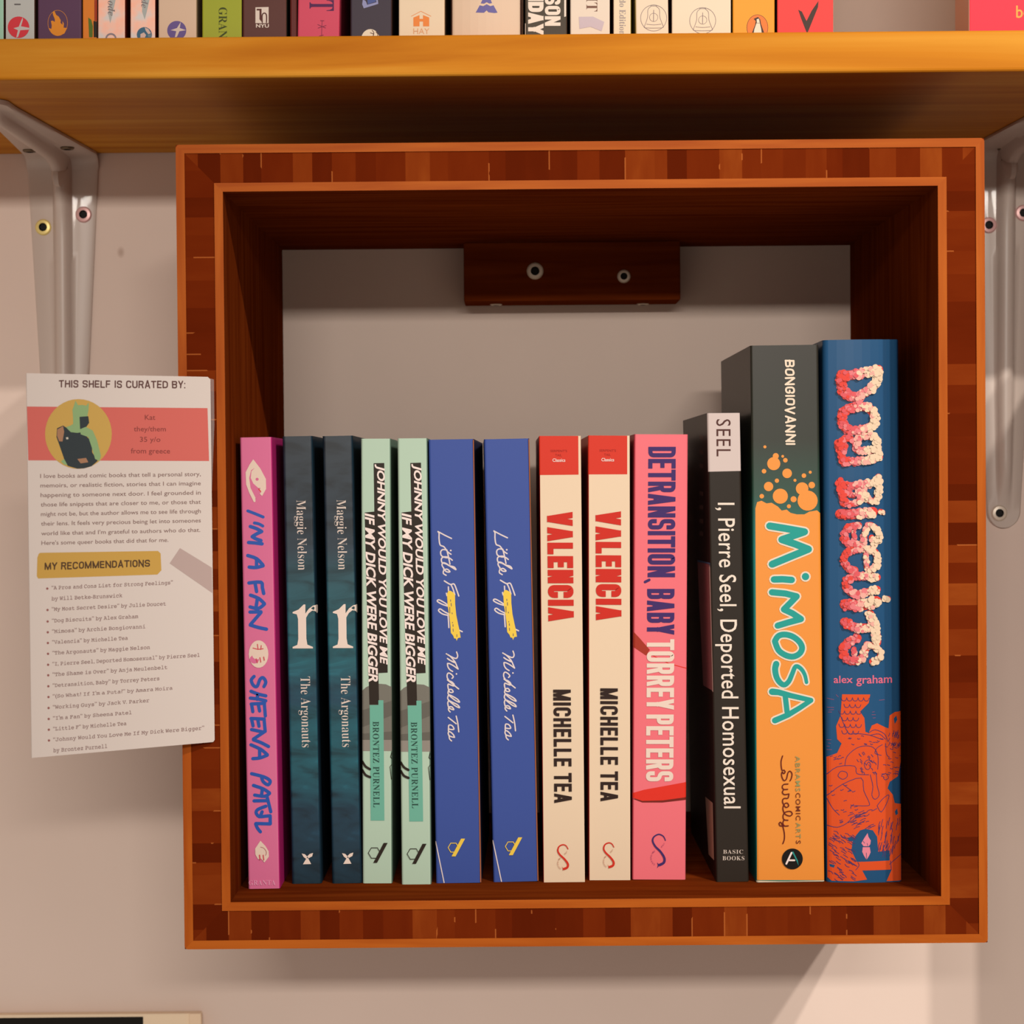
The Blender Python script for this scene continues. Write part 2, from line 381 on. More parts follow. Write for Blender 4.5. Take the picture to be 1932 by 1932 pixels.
def cube_box(label):
    T = thing('display_cube', label, 'wall shelf', (0, -D/2, -HO/2))
    org = (0, -D/2, -HO/2); a, c, e, g = WO/2, HO/2, WI/2, HI/2
    fr = -D + 0.5
    for nm, poly, ms in (('top_board', [(-a, c), (a, c), (e, g), (-e, g)], (BLX, INX)), ('bottom_board', [(-a, -c), (-e, -g), (e, -g), (a, -c)], (BLX, INX)),
                         ('side_board', [(-a, c), (-e, g), (-e, -g), (-a, -c)], (BLZ, INZ)), ('side_board', [(a, c), (a, -c), (e, -g), (e, g)], (BLZ, INZ))):
        q = B(); q.prism(poly, fr, -0.3, 0, 1); q.build(nm, ms, T, org)
    w_ = 3.7; k = 1.3
    for A, C, si, nm in ((a, c, -1, 'outer'), (e, g, 1, 'inner')):
        A2, C2 = A + si*w_, C + si*w_
        kk = k if nm == 'outer' else 0
        for sgn in (1, -1):
            if nm == 'outer':
                ph = [(-A+kk*.35, sgn*(C-kk*.35)), (-A+kk, sgn*C), (A-kk, sgn*C), (A-kk*.35, sgn*(C-kk*.35)), (A2, sgn*C2), (-A2, sgn*C2)]
                pv = [(sgn*(A-kk*.35), C-kk*.35), (sgn*A, C-kk), (sgn*A, -C+kk), (sgn*(A-kk*.35), -C+kk*.35), (sgn*A2, -C2), (sgn*A2, C2)]
            else:
                ph = [(-A, sgn*C), (A, sgn*C), (A2, sgn*C2), (-A2, sgn*C2)]; pv = [(sgn*A, C), (sgn*A, -C), (sgn*A2, -C2), (sgn*A2, C2)]
            q = B(); q.prism(ph, -D, fr + 0.05 if nm == 'outer' else fr + 0.05); q.build('edging_strip', EDX, T, org, bevel=0.3)
            q = B(); q.prism(pv, -D, fr + 0.05); q.build('edging_strip', EDZ, T, org, bevel=0.3)
    return T, org
T, org = cube_box('dark wooden cube with orange edging on the wall, holding thirteen books')
MBY = -29.0
p0, p1 = px(875.5, 568, MBY), px(1284, 568, MBY)
q = B(); q.box(p0.x, p1.x, MBY, -0.4, px(1000, 568, MBY).z, HI/2 - 0.05); mb = q.build('mounting_block', INX, T, org, bevel=0.6)
screw(mb, px(1009.5, 511.5, MBY), (0, -1, 0), 4.4, STEEL, org, 1.0)
screw(mb, px(1177, 521.5, MBY), (0, -1, 0), 3.5, STEEL, org, 1.0)
zb = px(1000, 568, MBY).z
screw(mb, pxz(936, 574, zb), (0, 0, -1), 3.2, STEEL, org, 0.7); screw(mb, pxz(1213, 573, zb), (0, 0, -1), 3.2, STEEL, org, 0.7)
MAIN_CUBE = T

# neighbouring cube just past the right bracket (its shadow falls on the wall below that bracket)
T2 = copy_tree(T)
nx = px(2140, 450, 0).x + WO/2
T2.location.x = nx * S
tag(T2, 'empty dark wooden cube beside the second bracket, with nothing in it', 'wall shelf')

# ---------------------------------------------------------------- shelf brackets
BRK = mat((214, 196, 184), 0.38, 0.4, 0.84, 0, 0.12)
def bracket(label, cx, lean, zbot, wtop, wbot, screws, holes, lower=None):
    """pressed steel bracket: one leg down the wall, one along the shelf's underside, a raised rib bridging the corner"""
    T = thing('shelf_bracket', label, 'bracket', (cx, 0, SHZ0), group='white pressed brackets under the pine shelf')
    org = Vector((cx, 0, SHZ0)); q = B()
    H = SHZ0 - zbot; L = 165.0; R = 9.0; th = 2.2
    path = []                                            # (y, z, normal y, normal z, half width, rib height)
    def halfw(s): return (wtop + (wbot - wtop) * s) / 2
    for i in range(9):                                   # rounded bottom end
        a = i / 8; z = zbot + wbot/2 * (1 - math.cos(a*math.pi/2)); path.append((0, z, -1, 0, max(0.3, wbot/2 * math.sin(a*math.pi/2)), 0.0))
    n = 26
    for i in range(1, n + 1):
        s = i / n; z = zbot + wbot/2 + (H - R - wbot/2) * s; f = (SHZ0 - z) / H
        rib = min(1, max(0, (s - 0.03) / 0.08)) * (5.5 + 9 * max(0, (s - 0.8) / 0.2) ** 2)
        path.append((0, z, -1, 0, halfw(min(1, f*1.05)), rib))
    for i in range(1, 8):
        a = i / 8 * math.pi / 2; y = -R * (1 - math.cos(a)); z = SHZ0 - R + R * math.sin(a)
        path.append((y, z, -math.cos(a), -math.sin(a), wtop/2, 14.5 + 5 * math.sin(2*a)))
    for i in range(0, 22):
        s = i / 21; y = -R - (L - R - wbot/2) * s
        rib = (5.5 + 9 * max(0, (0.2 - s) / 0.2) ** 2) * min(1, max(0, (0.97 - s) / 0.08))
        path.append((y, SHZ0, 0, -1, halfw(min(1, s*1.1)), rib))
    for i in range(1, 9):
        a = i / 8; y = -L + wbot/2 * (1 - math.sin(a*math.pi/2)); path.append((y, SHZ0, 0, -1, max(0.3, wbot/2 * math.cos(a*math.pi/2)), 0.0))
    prof = [(-1, 0), (-1, .6), (-.92, 1), (-.5, 1), (-.42, 1.05), (-.33, 1.35), (-.24, 1.8), (-.1, 2), (.1, 2), (.24, 1.8), (.33, 1.35), (.42, 1.05), (.5, 1), (.92, 1), (1, .6), (1, 0)]
    K = len(prof)
    for (y, z, ny, nz, hw, rib) in path:
        for (a, h) in prof:
            rw = min(hw, 14.0)
            xo = a*hw if abs(a) >= .5 else a * min(hw, 12.5)
            d = h*th if h <= 1 else th + (h - 1) * rib
            q.v.append(Vector((cx + xo + lean * (SHZ0 - z), y + ny*d - (0.2 if ny else 0), z + nz*d - (0.2 if nz else 0))))
    for i in range(len(path) - 1):
        for j in range(K - 1):
            q.f.append([i*K + j, i*K + j + 1, (i+1)*K + j + 1, (i+1)*K + j]); q.mi.append(0)
    pl = q.build('plate', BRK, T, org, smooth=True, merge=0)
    md = pl.modifiers.new('split', 'EDGE_SPLIT'); md.split_angle = math.radians(50)
    for (u, v, m) in screws: screw(T, px(u, v, -th - 0.2), (0, -1, 0), 4.3, m, org, 1.5)
    for (u, v) in holes: screw(T, pxz(u, v, SHZ0 - th - 0.2), (0, 0, -1), 3.6, mat((110, 95, 75), 0.4, 0.5, 1, 0.8), org, 1.2)
    return T
bl = px(121, 420, 0)
bracket('white pressed metal bracket whose wall leg runs down behind the paper card', bl.x, -0.004, px(120, 1010, 0).z, 38.5, 18,
        [(82, 429, YZINC), (158, 405, PZINC)], [(56, 283), (127, 278)])
br = px(1897, 420, 0)
bracket('white pressed metal bracket partly hidden behind the right side of the dark cube', br.x, -0.010, px(1885, 996, 0).z, 38.5, 18,
        [(1865, 425, PZINC), (1930, 402, PZINC), (1885, 968, STEEL)], [(1894, 279), (1965, 284)])

# ---------------------------------------------------------------- paper card on the cube's corner
RY_ = -D - 1.2
cTR, cBR = px(397, 712, RY_), px(405, 1400, RY_)
LY_ = -276.0
cTL, cBL = px(50, 704, LY_), px(60, 1430, LY_)
cn = ((cTR - cBL).cross(cTL - cBR)).normalized()
if cn.y > 0: cn = -cn
c0 = (cTL + cTR + cBL + cBR) / 4
T = thing('paper_card', 'laminated white paper card with a red band, stuck to the front edge of the cube', 'sign', cBR)
q = B(); cor = [pxplane(*p, c0, cn) for p in ((50, 704), (392, 711), (397, 716), (405, 1396), (402, 1400), (60, 1430))]
th = 0.5
q.add(cor + [p - cn*th for p in cor], [(0,1,2,3,4,5), (11,10,9,8,7,6)] + [(i, (i+1) % 6, (i+1) % 6 + 6, i + 6) for i in range(6)])
card = q.build('card_sheet', mat((228, 214, 206), 0.45, 0.3, 0.77), T, cBR)
gl, t, b = nodes_mat('clear_film', 0.12, 0.5); b.inputs['Base Color'].default_value = (0.9, 0.88, 0.85, 1); b.inputs['Alpha'].default_value = 0.16
q = B(); cor = [pxplane(*p, c0 - cn*0.7, cn) for p in ((388, 712), (404, 716), (404.5, 800), (397, 1000), (390, 1000))]
q.add(cor, [(0,1,2,3,4)]); f = q.build('clear_film_edge', gl, T, cBR); f['label'] = 'clear laminate edge of the card'
def cmap(lift):
    return lambda u, v: pxplane(u, v, c0 + cn*lift, cn) - cBR
def cslope(y): return 0.006 + (-0.088) * (y - 704) / 726
zA, zB = zz(30, 690, 4.83), zz(30, 1060, 4.83)
def pt(z, a, b_): return z([(a, b_)])[0]
print_mesh('red_band', mat((222, 112, 103), 0.5), [[(50.8, 767), (391.5, 770), (394.5, 869.8), (53.4, 868.5)]], cmap(0.05), T)['label'] = 'red band across the card'
print_mesh('portrait_disc', mat((212, 172, 92), 0.5), [circle(148, 818.8, 63, 65.8, 40)], cmap(0.10), T)['label'] = 'yellow disc behind the portrait'
GRN, DRK = mat((150, 182, 128), 0.5), mat((58, 66, 70), 0.5)
SKN = mat((176, 130, 100), 0.5)
print_mesh('portrait', [GRN, DRK, SKN, mat((214, 206, 190))], [
    (zA([(515,400),(528,368),(543,318),(566,360),(610,357),(640,365),(664,335),(662,400),(650,470),(585,470),(585,560),(590,610),(500,605),(476,560),(522,530),(520,460)]), 0),
    (zA([(375,570),(430,545),(490,585),(540,605),(580,600),(640,640),(690,690),(695,790),(745,868),(690,915),(620,935),(560,938),(480,915),(410,872),(440,850),(395,720),(370,650)]), 1),
    (zA([(378,580),(430,550),(440,600),(425,690),(395,690),(375,640)]), 2),
    (zA([(410,872),(440,850),(470,905),(440,900)]), 0),
    (zA([(560,850),(640,840),(660,880),(590,890)]), 2),
    (zA([(455,560),(500,545),(590,560),(640,600),(560,612),(500,605)]), 0),
    (zA([(590,585),(640,560),(700,590),(740,680),(775,820),(762,868),(722,850),(690,740),(660,650),(590,625)]), 0),
    (zA([(580,466),(660,460),(668,520),(640,560),(585,578)]), 1),
    (zA([(590,590),(600,572),(640,556),(664,575),(660,600),(620,612)]), 0),
    (zA([(455,655),(475,650),(480,668),(462,672)]), 3)], cmap(0.15), T, creep=0.004)
HC = mat((106, 74, 70), 0.6)
print_mesh('heading', HC, block('THIS SHELF IS CURATED BY', 'H', 111.5, 346, 717, 731, 2.4, 0.008, 0.75, 0, 0.35, 3) + [circle(348.6, 723.5, 1.2), circle(348.6, 731.5, 1.2)], cmap(0.08), T)
PC = mat((150, 72, 68), 0.6)
L = []
for s_, a, b_, y0, y1 in (('Kat', 1175, 1270, 447, 493), ('they/them', 1075, 1367, 553, 612), ('35 y/o', 1130, 1317, 648, 708), ('from greece', 1048, 1405, 752, 814)):
    (u0, v0), (u1, v1) = pt(zA, a, y0), pt(zA, b_, y1); L += text(s_, 'H', u0, u1, v0, v1, 0.003, 0.004)
print_mesh('short_lines', PC, L, cmap(0.1), T)
TXC = mat((142, 112, 106), 0.6)
L = []
for i, (s_, x1) in enumerate((('I love books and comic books that tell a personal story,', 1685), ('memoirs, or realistic fiction, stories that I can imagine', 1685), ('happening to someone next door. I feel grounded in', 1685),
        ('those life snippets that are closer to me, or those that', 1685), ('might not be, but the author allows me to see life through', 1685), ('their lens. It feels very precious being let into someones', 1685),
        ("world like that and I'm grateful to authors who do that.", 1680), ("Here's some queer books that did that for me.", 1390))):
    y0 = (986, 1072, 1160, 1246, 1333, 1420, 1508, 1595)[i]
    (u0, v0), (u1, v1) = pt(zA, 222 + i*1.5, y0), pt(zA, x1, y0 + (50 if i not in (3,) else 50))
    L += text(s_, 'H', u0, u1, v0, v1, cslope(v0) * 0.75, 0.003)
print_mesh('paragraph', TXC, L, cmap(0.06), T)
print_mesh('yellow_tag', mat((212, 168, 84), 0.5), [[(73, 1045), (76, 1043), (298, 1039.5), (303, 1044), (304.5, 1076), (297, 1084), (72, 1091.5), (69.5, 1087), (70.5, 1052)]], cmap(0.05), T)['label'] = 'yellow tag printed on the card'
print_mesh('subheading', mat((92, 68, 48), 0.6), block('MY RECOMMENDATIONS', 'H', 84, 283, 1062, 1075.5, 2.5, -0.032, 0.65, 0, 0.35, 5), cmap(0.10), T)
print_mesh('grey_strip', mat((196, 172, 166), 0.5), [[(339.5, 1034), (399.8, 1071), (400.8, 1119), (320, 1063)]], cmap(0.05), T)['label'] = 'grey strip printed across the card edge'
L = []; LL = ['“A Pros and Cons List for Strong Feelings”', 'by Will Betke-Brunswick', '“My Most Secret Desire” by Julie Doucet', '“Dog Biscuits” by Alex Graham', '“Mimosa” by Archie Bongiovanni', '“Valencia” by Michelle Tea',
    '“The Argonauts” by Maggie Nelson', '“I, Pierre Seel, Deported Homosexual” by Pierre Seel', '“The Shame is Over” by Anja Meulenbelt', '“Detransition, Baby” by Torrey Peters', "“(So What! If I'm a Puta?” by Amara Moira",
    '“Working Guys” by Jack V. Parker', "“I'm a Fan” by Sheena Patel", '“Little F” by Michelle Tea', '“Johnny Would You Love Me If My Dick Were Bigger”', 'by Brontez Purnell']
X1 = [1430, 970, 1368, 1115, 1180, 1020, 1222, 1675, 1380, 1307, 1428, 1215, 1055, 1008, 1715, 832]
BY_ = [252, 352, 447, 552, 650, 748, 846, 946, 1042, 1142, 1240, 1340, 1440, 1538, 1636, 1736]
BUL = []
for i, s_ in enumerate(LL):
    x0 = 325 + i * 1.1; desc = any(c in s_ for c in 'gjpqy,(')
    (u0, v0), (u1, v1) = pt(zB, x0, BY_[i] - 36), pt(zB, X1[i], BY_[i] + (11 if desc else 0))
    sl = cslope(v1)
    L += text(s_, 'H', u0, u1, v0 , v1, sl, 0.004, 0, 1.0, 'mono')
    if not s_.startswith('by'): BUL.append(circle(*pt(zB, 286 + i*1.1, BY_[i] - 8), 2.3, n=8))
print_mesh('book_list', mat((140, 104, 100), 0.6), L, cmap(0.06), T)
print_mesh('bullets', mat((160, 100, 96), 0.6), BUL, cmap(0.06), T)

# ---------------------------------------------------------------- cream board, bottom corner
by = -6.0
q = B(); a0, a1 = px(-160, 1916.5, by), px(379, 1917.5, by)
q.box(a0.x, a1.x, by, -0.5, a0.z - 170, a0.z)
T = thing('framed_board', 'cream-edged board with a black panel below the paper card, low on the wall', 'frame', ((a0.x+a1.x)/2, by/2, a0.z - 170))
org = ((a0.x+a1.x)/2, by/2, a0.z - 170)
q.build('board', mat((238, 210, 180), 0.5, 0.25, 1.1), T, org, bevel=0.6)
q = B(); b0, b1 = px(-120, 1921, by), px(270, 1922, by); q.box(b0.x, b1.x, by - 0.4, by + 0.2, a0.z - 160, b0.z - 0.2); f = q.build('panel', mat((30, 26, 22), 0.4), T, org); f['label'] = 'black panel'
q = B(); b0, b1 = px(357, 1919, by), px(379, 1919, by); q.box(b0.x, b1.x + 0.3, by - 1.2, by + 0.1, a0.z - 170, a0.z + 0.2); q.build('edge_moulding', mat((232, 204, 174), 0.5, 0.25, 1.1), T, org, bevel=0.5)

# ---------------------------------------------------------------- books
PAPER = mat((226, 208, 180), 0.8, 0.1)
class Book:
    def __init__(s, label, q, Y, depth, spine, side_l, side_r, floor, group=None, top=None, r=1.0, bulge=0.0, name='paperback_book', cat='book', bottom_pad=0.0):
        (tl, tr, bl_, br_) = q; s.Y = Y
        TL, TR, BL, BR = (px(*p, Y) for p in (tl, tr, bl_, br_))
        s.W = ((TR.x - TL.x) + (BR.x - BL.x)) / 2
        mt, mb_ = (TL + TR) / 2, (BL + BR) / 2
        s.a = math.atan2(mt.x - mb_.x, mt.z - mb_.z)
        if top is None: H = (mt.z - floor) / math.cos(s.a)
        else: H = top
        s.H = H
        bx = mb_.x + (floor - mb_.z) * math.tan(s.a)
        s.org = Vector((bx, Y, floor + 0.05 + abs(math.sin(s.a)) * s.W / 2))
        s.root = thing(name, label, cat, s.org, group, s.a)
        s.bulge, s.r = bulge, r; s.rot = Matrix.Rotation(-s.a, 3, 'Y'); s.n = 0
        W2 = s.W / 2; tk = 0.45
        P = [(-W2, depth), (-W2, depth*0.5), (-W2, r)]
        for i in range(1, 5):
            an = math.pi/2 * i / 5; P.append((-W2 + r*(1 - math.cos(an)), r*(1 - math.sin(an))))
        for i in range(9):
            x = (-W2 + r) + (s.W - 2*r) * i / 8; P.append((x, 0))
        for i in range(1, 5):
            an = math.pi/2 * (1 - i / 5); P.append((W2 - r*(1 - math.cos(an)), r*(1 - math.sin(an))))
        P += [(W2, r), (W2, depth*0.5), (W2, depth)]
        P = [(x, y + bulge * (x / W2) ** 2 if y < depth * 0.4 else y) for x, y in P]
        n = len(P); I = []
        for i in range(n):
            a, c = Vector(P[max(0, i-1)]), Vector(P[min(n-1, i+1)]); dd = (c - a).normalized(); I.append((P[i][0] - dd.y*tk, P[i][1] + dd.x*tk))
        q = B()
        vs = [(x, y, 0) for x, y in P] + [(x, y, H) for x, y in P] + [(x, y, 0) for x, y in I] + [(x, y, H) for x, y in I]
        for i in range(n - 1):
            my = abs(P[i+1][0] - P[i][0]) > abs(P[i+1][1] - P[i][1])
            k = 0 if my else (1 if P[i][0] < 0 else 2)
            q.add(vs, [(i, i+1, n+i+1, n+i)], k)
            q.add(vs, [(2*n+i, 3*n+i, 3*n+i+1, 2*n+i+1), (n+i, n+i+1, 3*n+i+1, 3*n+i), (i, 2*n+i, 2*n+i+1, i+1)], k)
        q.add(vs, [(0, n, 3*n, 2*n)], 1); q.add(vs, [(n-1, 3*n-1, 4*n-1, 2*n-1)[::1]], 2)
        q.build('cover', [spine, side_l, side_r], s.root, merge=0.0001)
        g = B(); g.box(-W2 + tk + .05, W2 - tk - .05, bulge + 0.8, depth - 0.8, 0.3, H - 0.5); g.build('page_block', PAPER, s.root)
    def local(s, p): return s.rot @ (p - s.org)
    def pr(s, name, m, polys, lift=None, label=None, creep=None, cuts=None, post=None):
        s.n += 1; lift = lift if lift is not None else 0.06 * s.n
        W2, r = s.W / 2, s.r
        if cuts is None:
            cuts = [sg * (W2 - r * f) for sg in (1, -1) for f in (1.0, 0.6, 0.3, 0.1)]
            if s.bulge: cuts += [(-1 + 2 * i / 14) * W2 for i in range(1, 14)]
        def flat(u, v):
            q = s.local(px(u, v, s.Y)); return (q.x, -lift, q.z)
        def bend(c):
            x = max(-W2, min(W2, c.x)); y = s.bulge * (x / W2) ** 2; ex = abs(x) - (W2 - r)
            if ex > 0: y += r - math.sqrt(max(0, r*r - ex*ex))
            return (x + (0.07 if x >= W2 - r*0.3 else -0.07 if x <= -W2 + r*0.3 else 0), c.y + y, max(0.15, c.z))
        o = print_mesh(name, m, polys, flat, s.root, creep, cuts, post or bend)
        if label: o['label'] = label
        return o
    def side(s, name, m, polys, sgn=-1, lift=0.08):
        """printing on the cover's side face"""
        n = Vector((math.cos(s.a), 0, -math.sin(s.a))) ; p0 = s.org + n * (sgn * s.W / 2)
        def f(u, v):
            q = s.local(pxplane(u, v, p0, n)); return (q.x + sgn*lift, q.y, q.z)
        return print_mesh(name, m, polys, f, s.root, 0, None, None, Vector((sgn, 0, 0)))
    def dup(s, label, bl_, br_, tl, tr, floor, Y=None):
        c = copy_tree(s.root); Y = Y or s.Y
        BL, BR, TL, TR = (px(*p, Y) for p in (bl_, br_, tl, tr)); mt, mb_ = (TL+TR)/2, (BL+BR)/2
        a = math.atan2(mt.x - mb_.x, mt.z - mb_.z); bx = mb_.x + (floor - mb_.z) * math.tan(a)
        c.location = Vector((bx, Y, floor + 0.05 + abs(math.sin(a)) * s.W/2)) * S; c.rotation_euler = (0, a, 0); c['label'] = label
        return c
GRP = 'paperbacks standing in the dark cube'
def gloss(rgb, r=0.42): return mat(rgb, r, 0.15)

# 1 pink
PK = gloss((226, 116, 158))
bk = Book('slim pink paperback with blue hand lettering, next to the cube side', ((453, 826), (512, 825), (468, 1678), (529, 1677)), -200.5, 129, PK, PK, mat((196, 40, 120), .45), FLOOR, GRP)
BLU = mat((30, 84, 178), 0.45, 0.3); CRM = mat((240, 214, 196), 0.5)
zF, zS = zz(450, 850, 4.83), zz(455, 1240, 4.289)
bk.pr('title', BLU, strokes(zF, 5.6, [[(85,550),(150,575),(225,606)], [(145,660),(185,668),(222,688)]], 3) + strokes(zF, 6.6, [[(108,692),(165,712),(212,738)], [(212,738),(165,760),(125,785)], [(125,785),(160,805),(205,820)], [(92,838),(150,842),(215,850)],
    [(85,957),(165,985),(222,1042)], [(225,1050),(160,1066),(98,1062)], [(165,990),(165,1060)], [(95,1207),(205,1200),(218,1250),(230,1303)], [(152,1210),(165,1285)],
    [(110,1318),(185,1348),(236,1395)], [(236,1400),(180,1440),(106,1425)], [(172,1350),(160,1430)], [(105,1472),(205,1470)], [(205,1475),(110,1585)], [(108,1590),(180,1612),(255,1628)]], 3))
bk.pr('author', BLU, strokes(zS, 6.3, [[(105,155),(82,185),(100,228),(130,235),(152,180),(178,165),(200,200),(185,237)], [(80,275),(140,298),(200,312)], [(75,330),(140,338),(200,352)], [(135,297),(130,340)],
    [(82,378),(190,372)], [(85,380),(95,440)], [(140,385),(150,435)], [(188,378),(196,475)], [(80,495),(188,500)], [(85,500),(97,555)], [(135,500),(145,558)], [(186,500),(195,600)],
    [(85,585),(180,605)], [(185,605),(100,662)], [(100,668),(160,690),(222,722)], [(80,708),(160,745),(212,788)], [(212,792),(150,815),(95,820)], [(150,748),(150,808)],
    [(85,942),(185,968),(235,1000),(218,1032),(178,1005),(165,965)], [(100,1037),(180,1065),(230,1098)], [(230,1102),(190,1125),(110,1115)], [(172,1068),(165,1118)], [(105,1162),(212,1160)], [(208,1120),(240,1250)],
    [(200,1205),(135,1232),(122,1262),(150,1290),(170,1250)], [(160,1290),(235,1282)], [(235,1285),(236,1345)], [(236,1348),(120,1345)], [(118,1348),(132,1382),(156,1412)]], 3))
ey = [[(135,80),(200,165),(250,260),(252,350),(215,415),(185,385),(200,340),(175,345),(155,420),(155,468),(140,470),(100,390),(70,310),(65,200),(100,130)]]
bk.pr('eye_drawing', [CRM, PK, mat((226, 60, 60))], [(zF(ey[0]), 0), (zF([(148,158),(118,190),(112,250),(135,300),(180,340),(205,380),(190,400),(160,440),(110,340),(98,250),(115,180)]), 1), (circle(*zF([(170,262)])[0], 3, n=10), 1), (zF([(178,340),(205,368),(208,382),(182,358)]), 2)], creep=0.01)
bk.pr('eye_drawing', [CRM, mat((222, 84, 96)), PK], [(circle(488, 1234, 18.5, 26, 22), 0), (circle(480, 1244, 9, 8, 12), 2), (circle(485, 1236, 9, 8, 12), 0)] + [(p, 1) for p in strokes(zz(430, 800, 4.2), 1.8, [[(200,1775),(240,1785),(280,1780)], [(235,1745),(240,1785)], [(265,1755),(262,1785)], [(225,1860),(235,1890)], [(255,1850),(262,1885)], [(285,1845),(290,1870)]], 2)], creep=0.01)
bk.pr('eye_drawing', [CRM, mat((196, 130, 130)), mat((222, 84, 96))], [([(491.5, 1586), (501, 1596), (507, 1606), (507.5, 1616), (499, 1627), (493, 1620), (487, 1621), (482, 1612), (481.5, 1601)], 0)] + [(p, 1) for p in strokes(zz(455, 1240, 4.289), 1.3, [[(158,1535),(185,1545),(205,1575),(200,1600)]], 4)] + [(p, 2) for p in ribbon([(490, 1613), (491, 1621)], 2.4) + ribbon([(497, 1613), (498, 1622)], 2.0)], creep=0.01)
bk.pr('publisher_name', mat((244, 164, 196)), text('GRANTA', 'H', 469.5, 520, 1660.5, 1670, -0.01, -0.004, 0, 1.05, 'serif'))

# 2, 3 dark sea-blue pair
sea, t, b = nodes_mat('sea_photo', 0.4, 0.3)
co = N(t, 'ShaderNodeTexCoord'); mpg = N(t, 'ShaderNodeMapping'); mpg.inputs['Scale'].default_value = (45, 20, 120); mpg.inputs['Rotation'].default_value = (0, 0.25, 0)
no = N(t, 'ShaderNodeTexNoise'); no.inputs['Scale'].default_value = 1.1; no.inputs['Detail'].default_value = 6; no.inputs['Distortion'].default_value = 0.8
se = N(t, 'ShaderNodeSeparateXYZ'); r = ramp(t, [(0.0, (20, 50, 66)), (0.16, (24, 60, 80)), (0.26, (28, 92, 106)), (0.36, (26, 92, 106)), (0.42, (26, 68, 88)), (0.52, (28, 96, 108)), (0.66, (40, 92, 104)), (0.76, (40, 57, 70)), (1.0, (42, 51, 60))])
mr = N(t, 'ShaderNodeMapRange'); mr.inputs[2].default_value = 0.2
t.links.new(co.outputs['Object'], mpg.inputs[0]); t.links.new(mpg.outputs[0], no.inputs['Vector']); t.links.new(co.outputs['Object'], se.inputs[0]); t.links.new(se.outputs['Z'], mr.inputs[0])
ad = N(t, 'ShaderNodeMath', operation='MULTIPLY_ADD'); ad.inputs[1].default_value = 0.10; sb = N(t, 'ShaderNodeMath', operation='SUBTRACT'); sb.inputs[1].default_value = 0.05
t.links.new(no.outputs[0], ad.inputs[0]); t.links.new(mr.outputs[0], sb.inputs[0]); t.links.new(sb.outputs[0], ad.inputs[2]); t.links.new(ad.outputs[0], r.inputs[0])
r2 = ramp(t, [(0.35, (110, 110, 110)), (0.5, (188, 188, 188)), (0.62, (205, 205, 205)), (0.72, (255, 255, 255))]); t.links.new(no.outputs[0], r2.inputs[0])
mx = N(t, 'ShaderNodeMixRGB', blend_type='MULTIPLY'); mx.inputs[0].default_value = 0.85; t.links.new(r.outputs[0], mx.inputs[1]); t.links.new(r2.outputs[0], mx.inputs[2])
sc2 = N(t, 'ShaderNodeMixRGB', blend_type='MULTIPLY'); sc2.inputs[0].default_value = 1; sc2.inputs[2].default_value = (1.15, 1.15, 1.15, 1); t.links.new(mx.outputs[0], sc2.inputs[1]); t.links.new(sc2.outputs[0], b.inputs['Base Color'])
bk = Book('dark teal paperback with a wave photograph, next to the slim pink one', ((533, 824), (589, 823), (550, 1667.5), (607.5, 1667)), -190, 129, sea, mat((22, 40, 52)), mat((22, 44, 58)), FLOOR, GRP, r=1.3)
IV = mat((226, 208, 196), 0.5)
bk.pr('author', IV, text('Maggie Nelson', 'V', 554, 576.8, 943.6, 1075.5, 0.024, -0.011, 0, 1, 'serif'))
bk.pr('title', IV, text('The Argonauts', 'V', 561.5, 585.2, 1276.4, 1410, 0.022, -0.011, 0, 1, 'serif'))
W2 = bk.W/2
bk.pr('wrapping_initial', mat((240, 218, 204), .5), [zz(430, 800, 4.2)([(513,1490),(560,1470),(600,1430),(614,1430),(614,1502),(640,1465),(672,1440),(705,1432),(735,1440),(735,1496),(712,1502),(690,1482),(668,1478),(640,1500),(620,1535),(622,1700),(630,1748),(674,1766),(674,1778),(513,1778),(513,1766),(550,1750),(558,1705),(556,1545),(546,1508),(513,1500)])], lift=0.15, cuts=[W2 - 0.4, W2 - 0.2, W2], post=lambda c: (c.x, c.y, c.z) if c.x <= W2 - 1.3 else (min(c.x, W2 + 0.12), c.y + (1.3 if c.x > W2 else 1.3 - math.sqrt(max(0, 1.69 - (c.x - W2 + 1.3)**2))) + max(0, (c.x - W2) * 3), c.z))
bk.pr('publisher_mark', mat((244, 222, 208)), [zz(430, 1240, 4.2)(p) for p in [[(585,1555),(610,1560),(628,1578),(624,1600),(600,1582)], [(675,1550),(668,1577),(640,1592),(628,1578),(648,1558)], [(624,1590),(636,1592),(660,1638),(595,1640)]]])
bk.dup('dark teal paperback with a wave photograph, next to the mint green pair', (626, 1668), (683.5, 1667.5), (608.6, 823), (665, 822.5), FLOOR)

# 4, 5 mint pair
MINT = gloss((184, 208, 186))
bk = Book('mint green paperback with black stepped title blocks, beside a dark teal one', ((681, 828), (737, 828), (684.5, 1666.5), (740, 1666.5)), -190.5, 129, MINT, MINT, mat((120, 146, 128)), FLOOR, GRP)
BLK = mat((46, 36, 28), 0.45); WHT = mat((250, 230, 222), 0.5)
bk.pr('grey_photograph', [mat((122, 118, 108)), mat((104, 100, 91)), mat((148, 140, 130))], [([(683.5, 1303), (690, 1297), (700, 1292), (715, 1290), (728, 1291), (738.6, 1296), (739.2, 1417), (684.2, 1417)], 0), ([(684, 1340), (739, 1322), (739, 1350), (684, 1372)], 1), ([(684.2, 1384), (739, 1380), (739, 1396), (684.2, 1396)], 1), ([(684.2, 1396), (739.1, 1396), (739.2, 1417), (684.2, 1417)], 2)], creep=0.006)
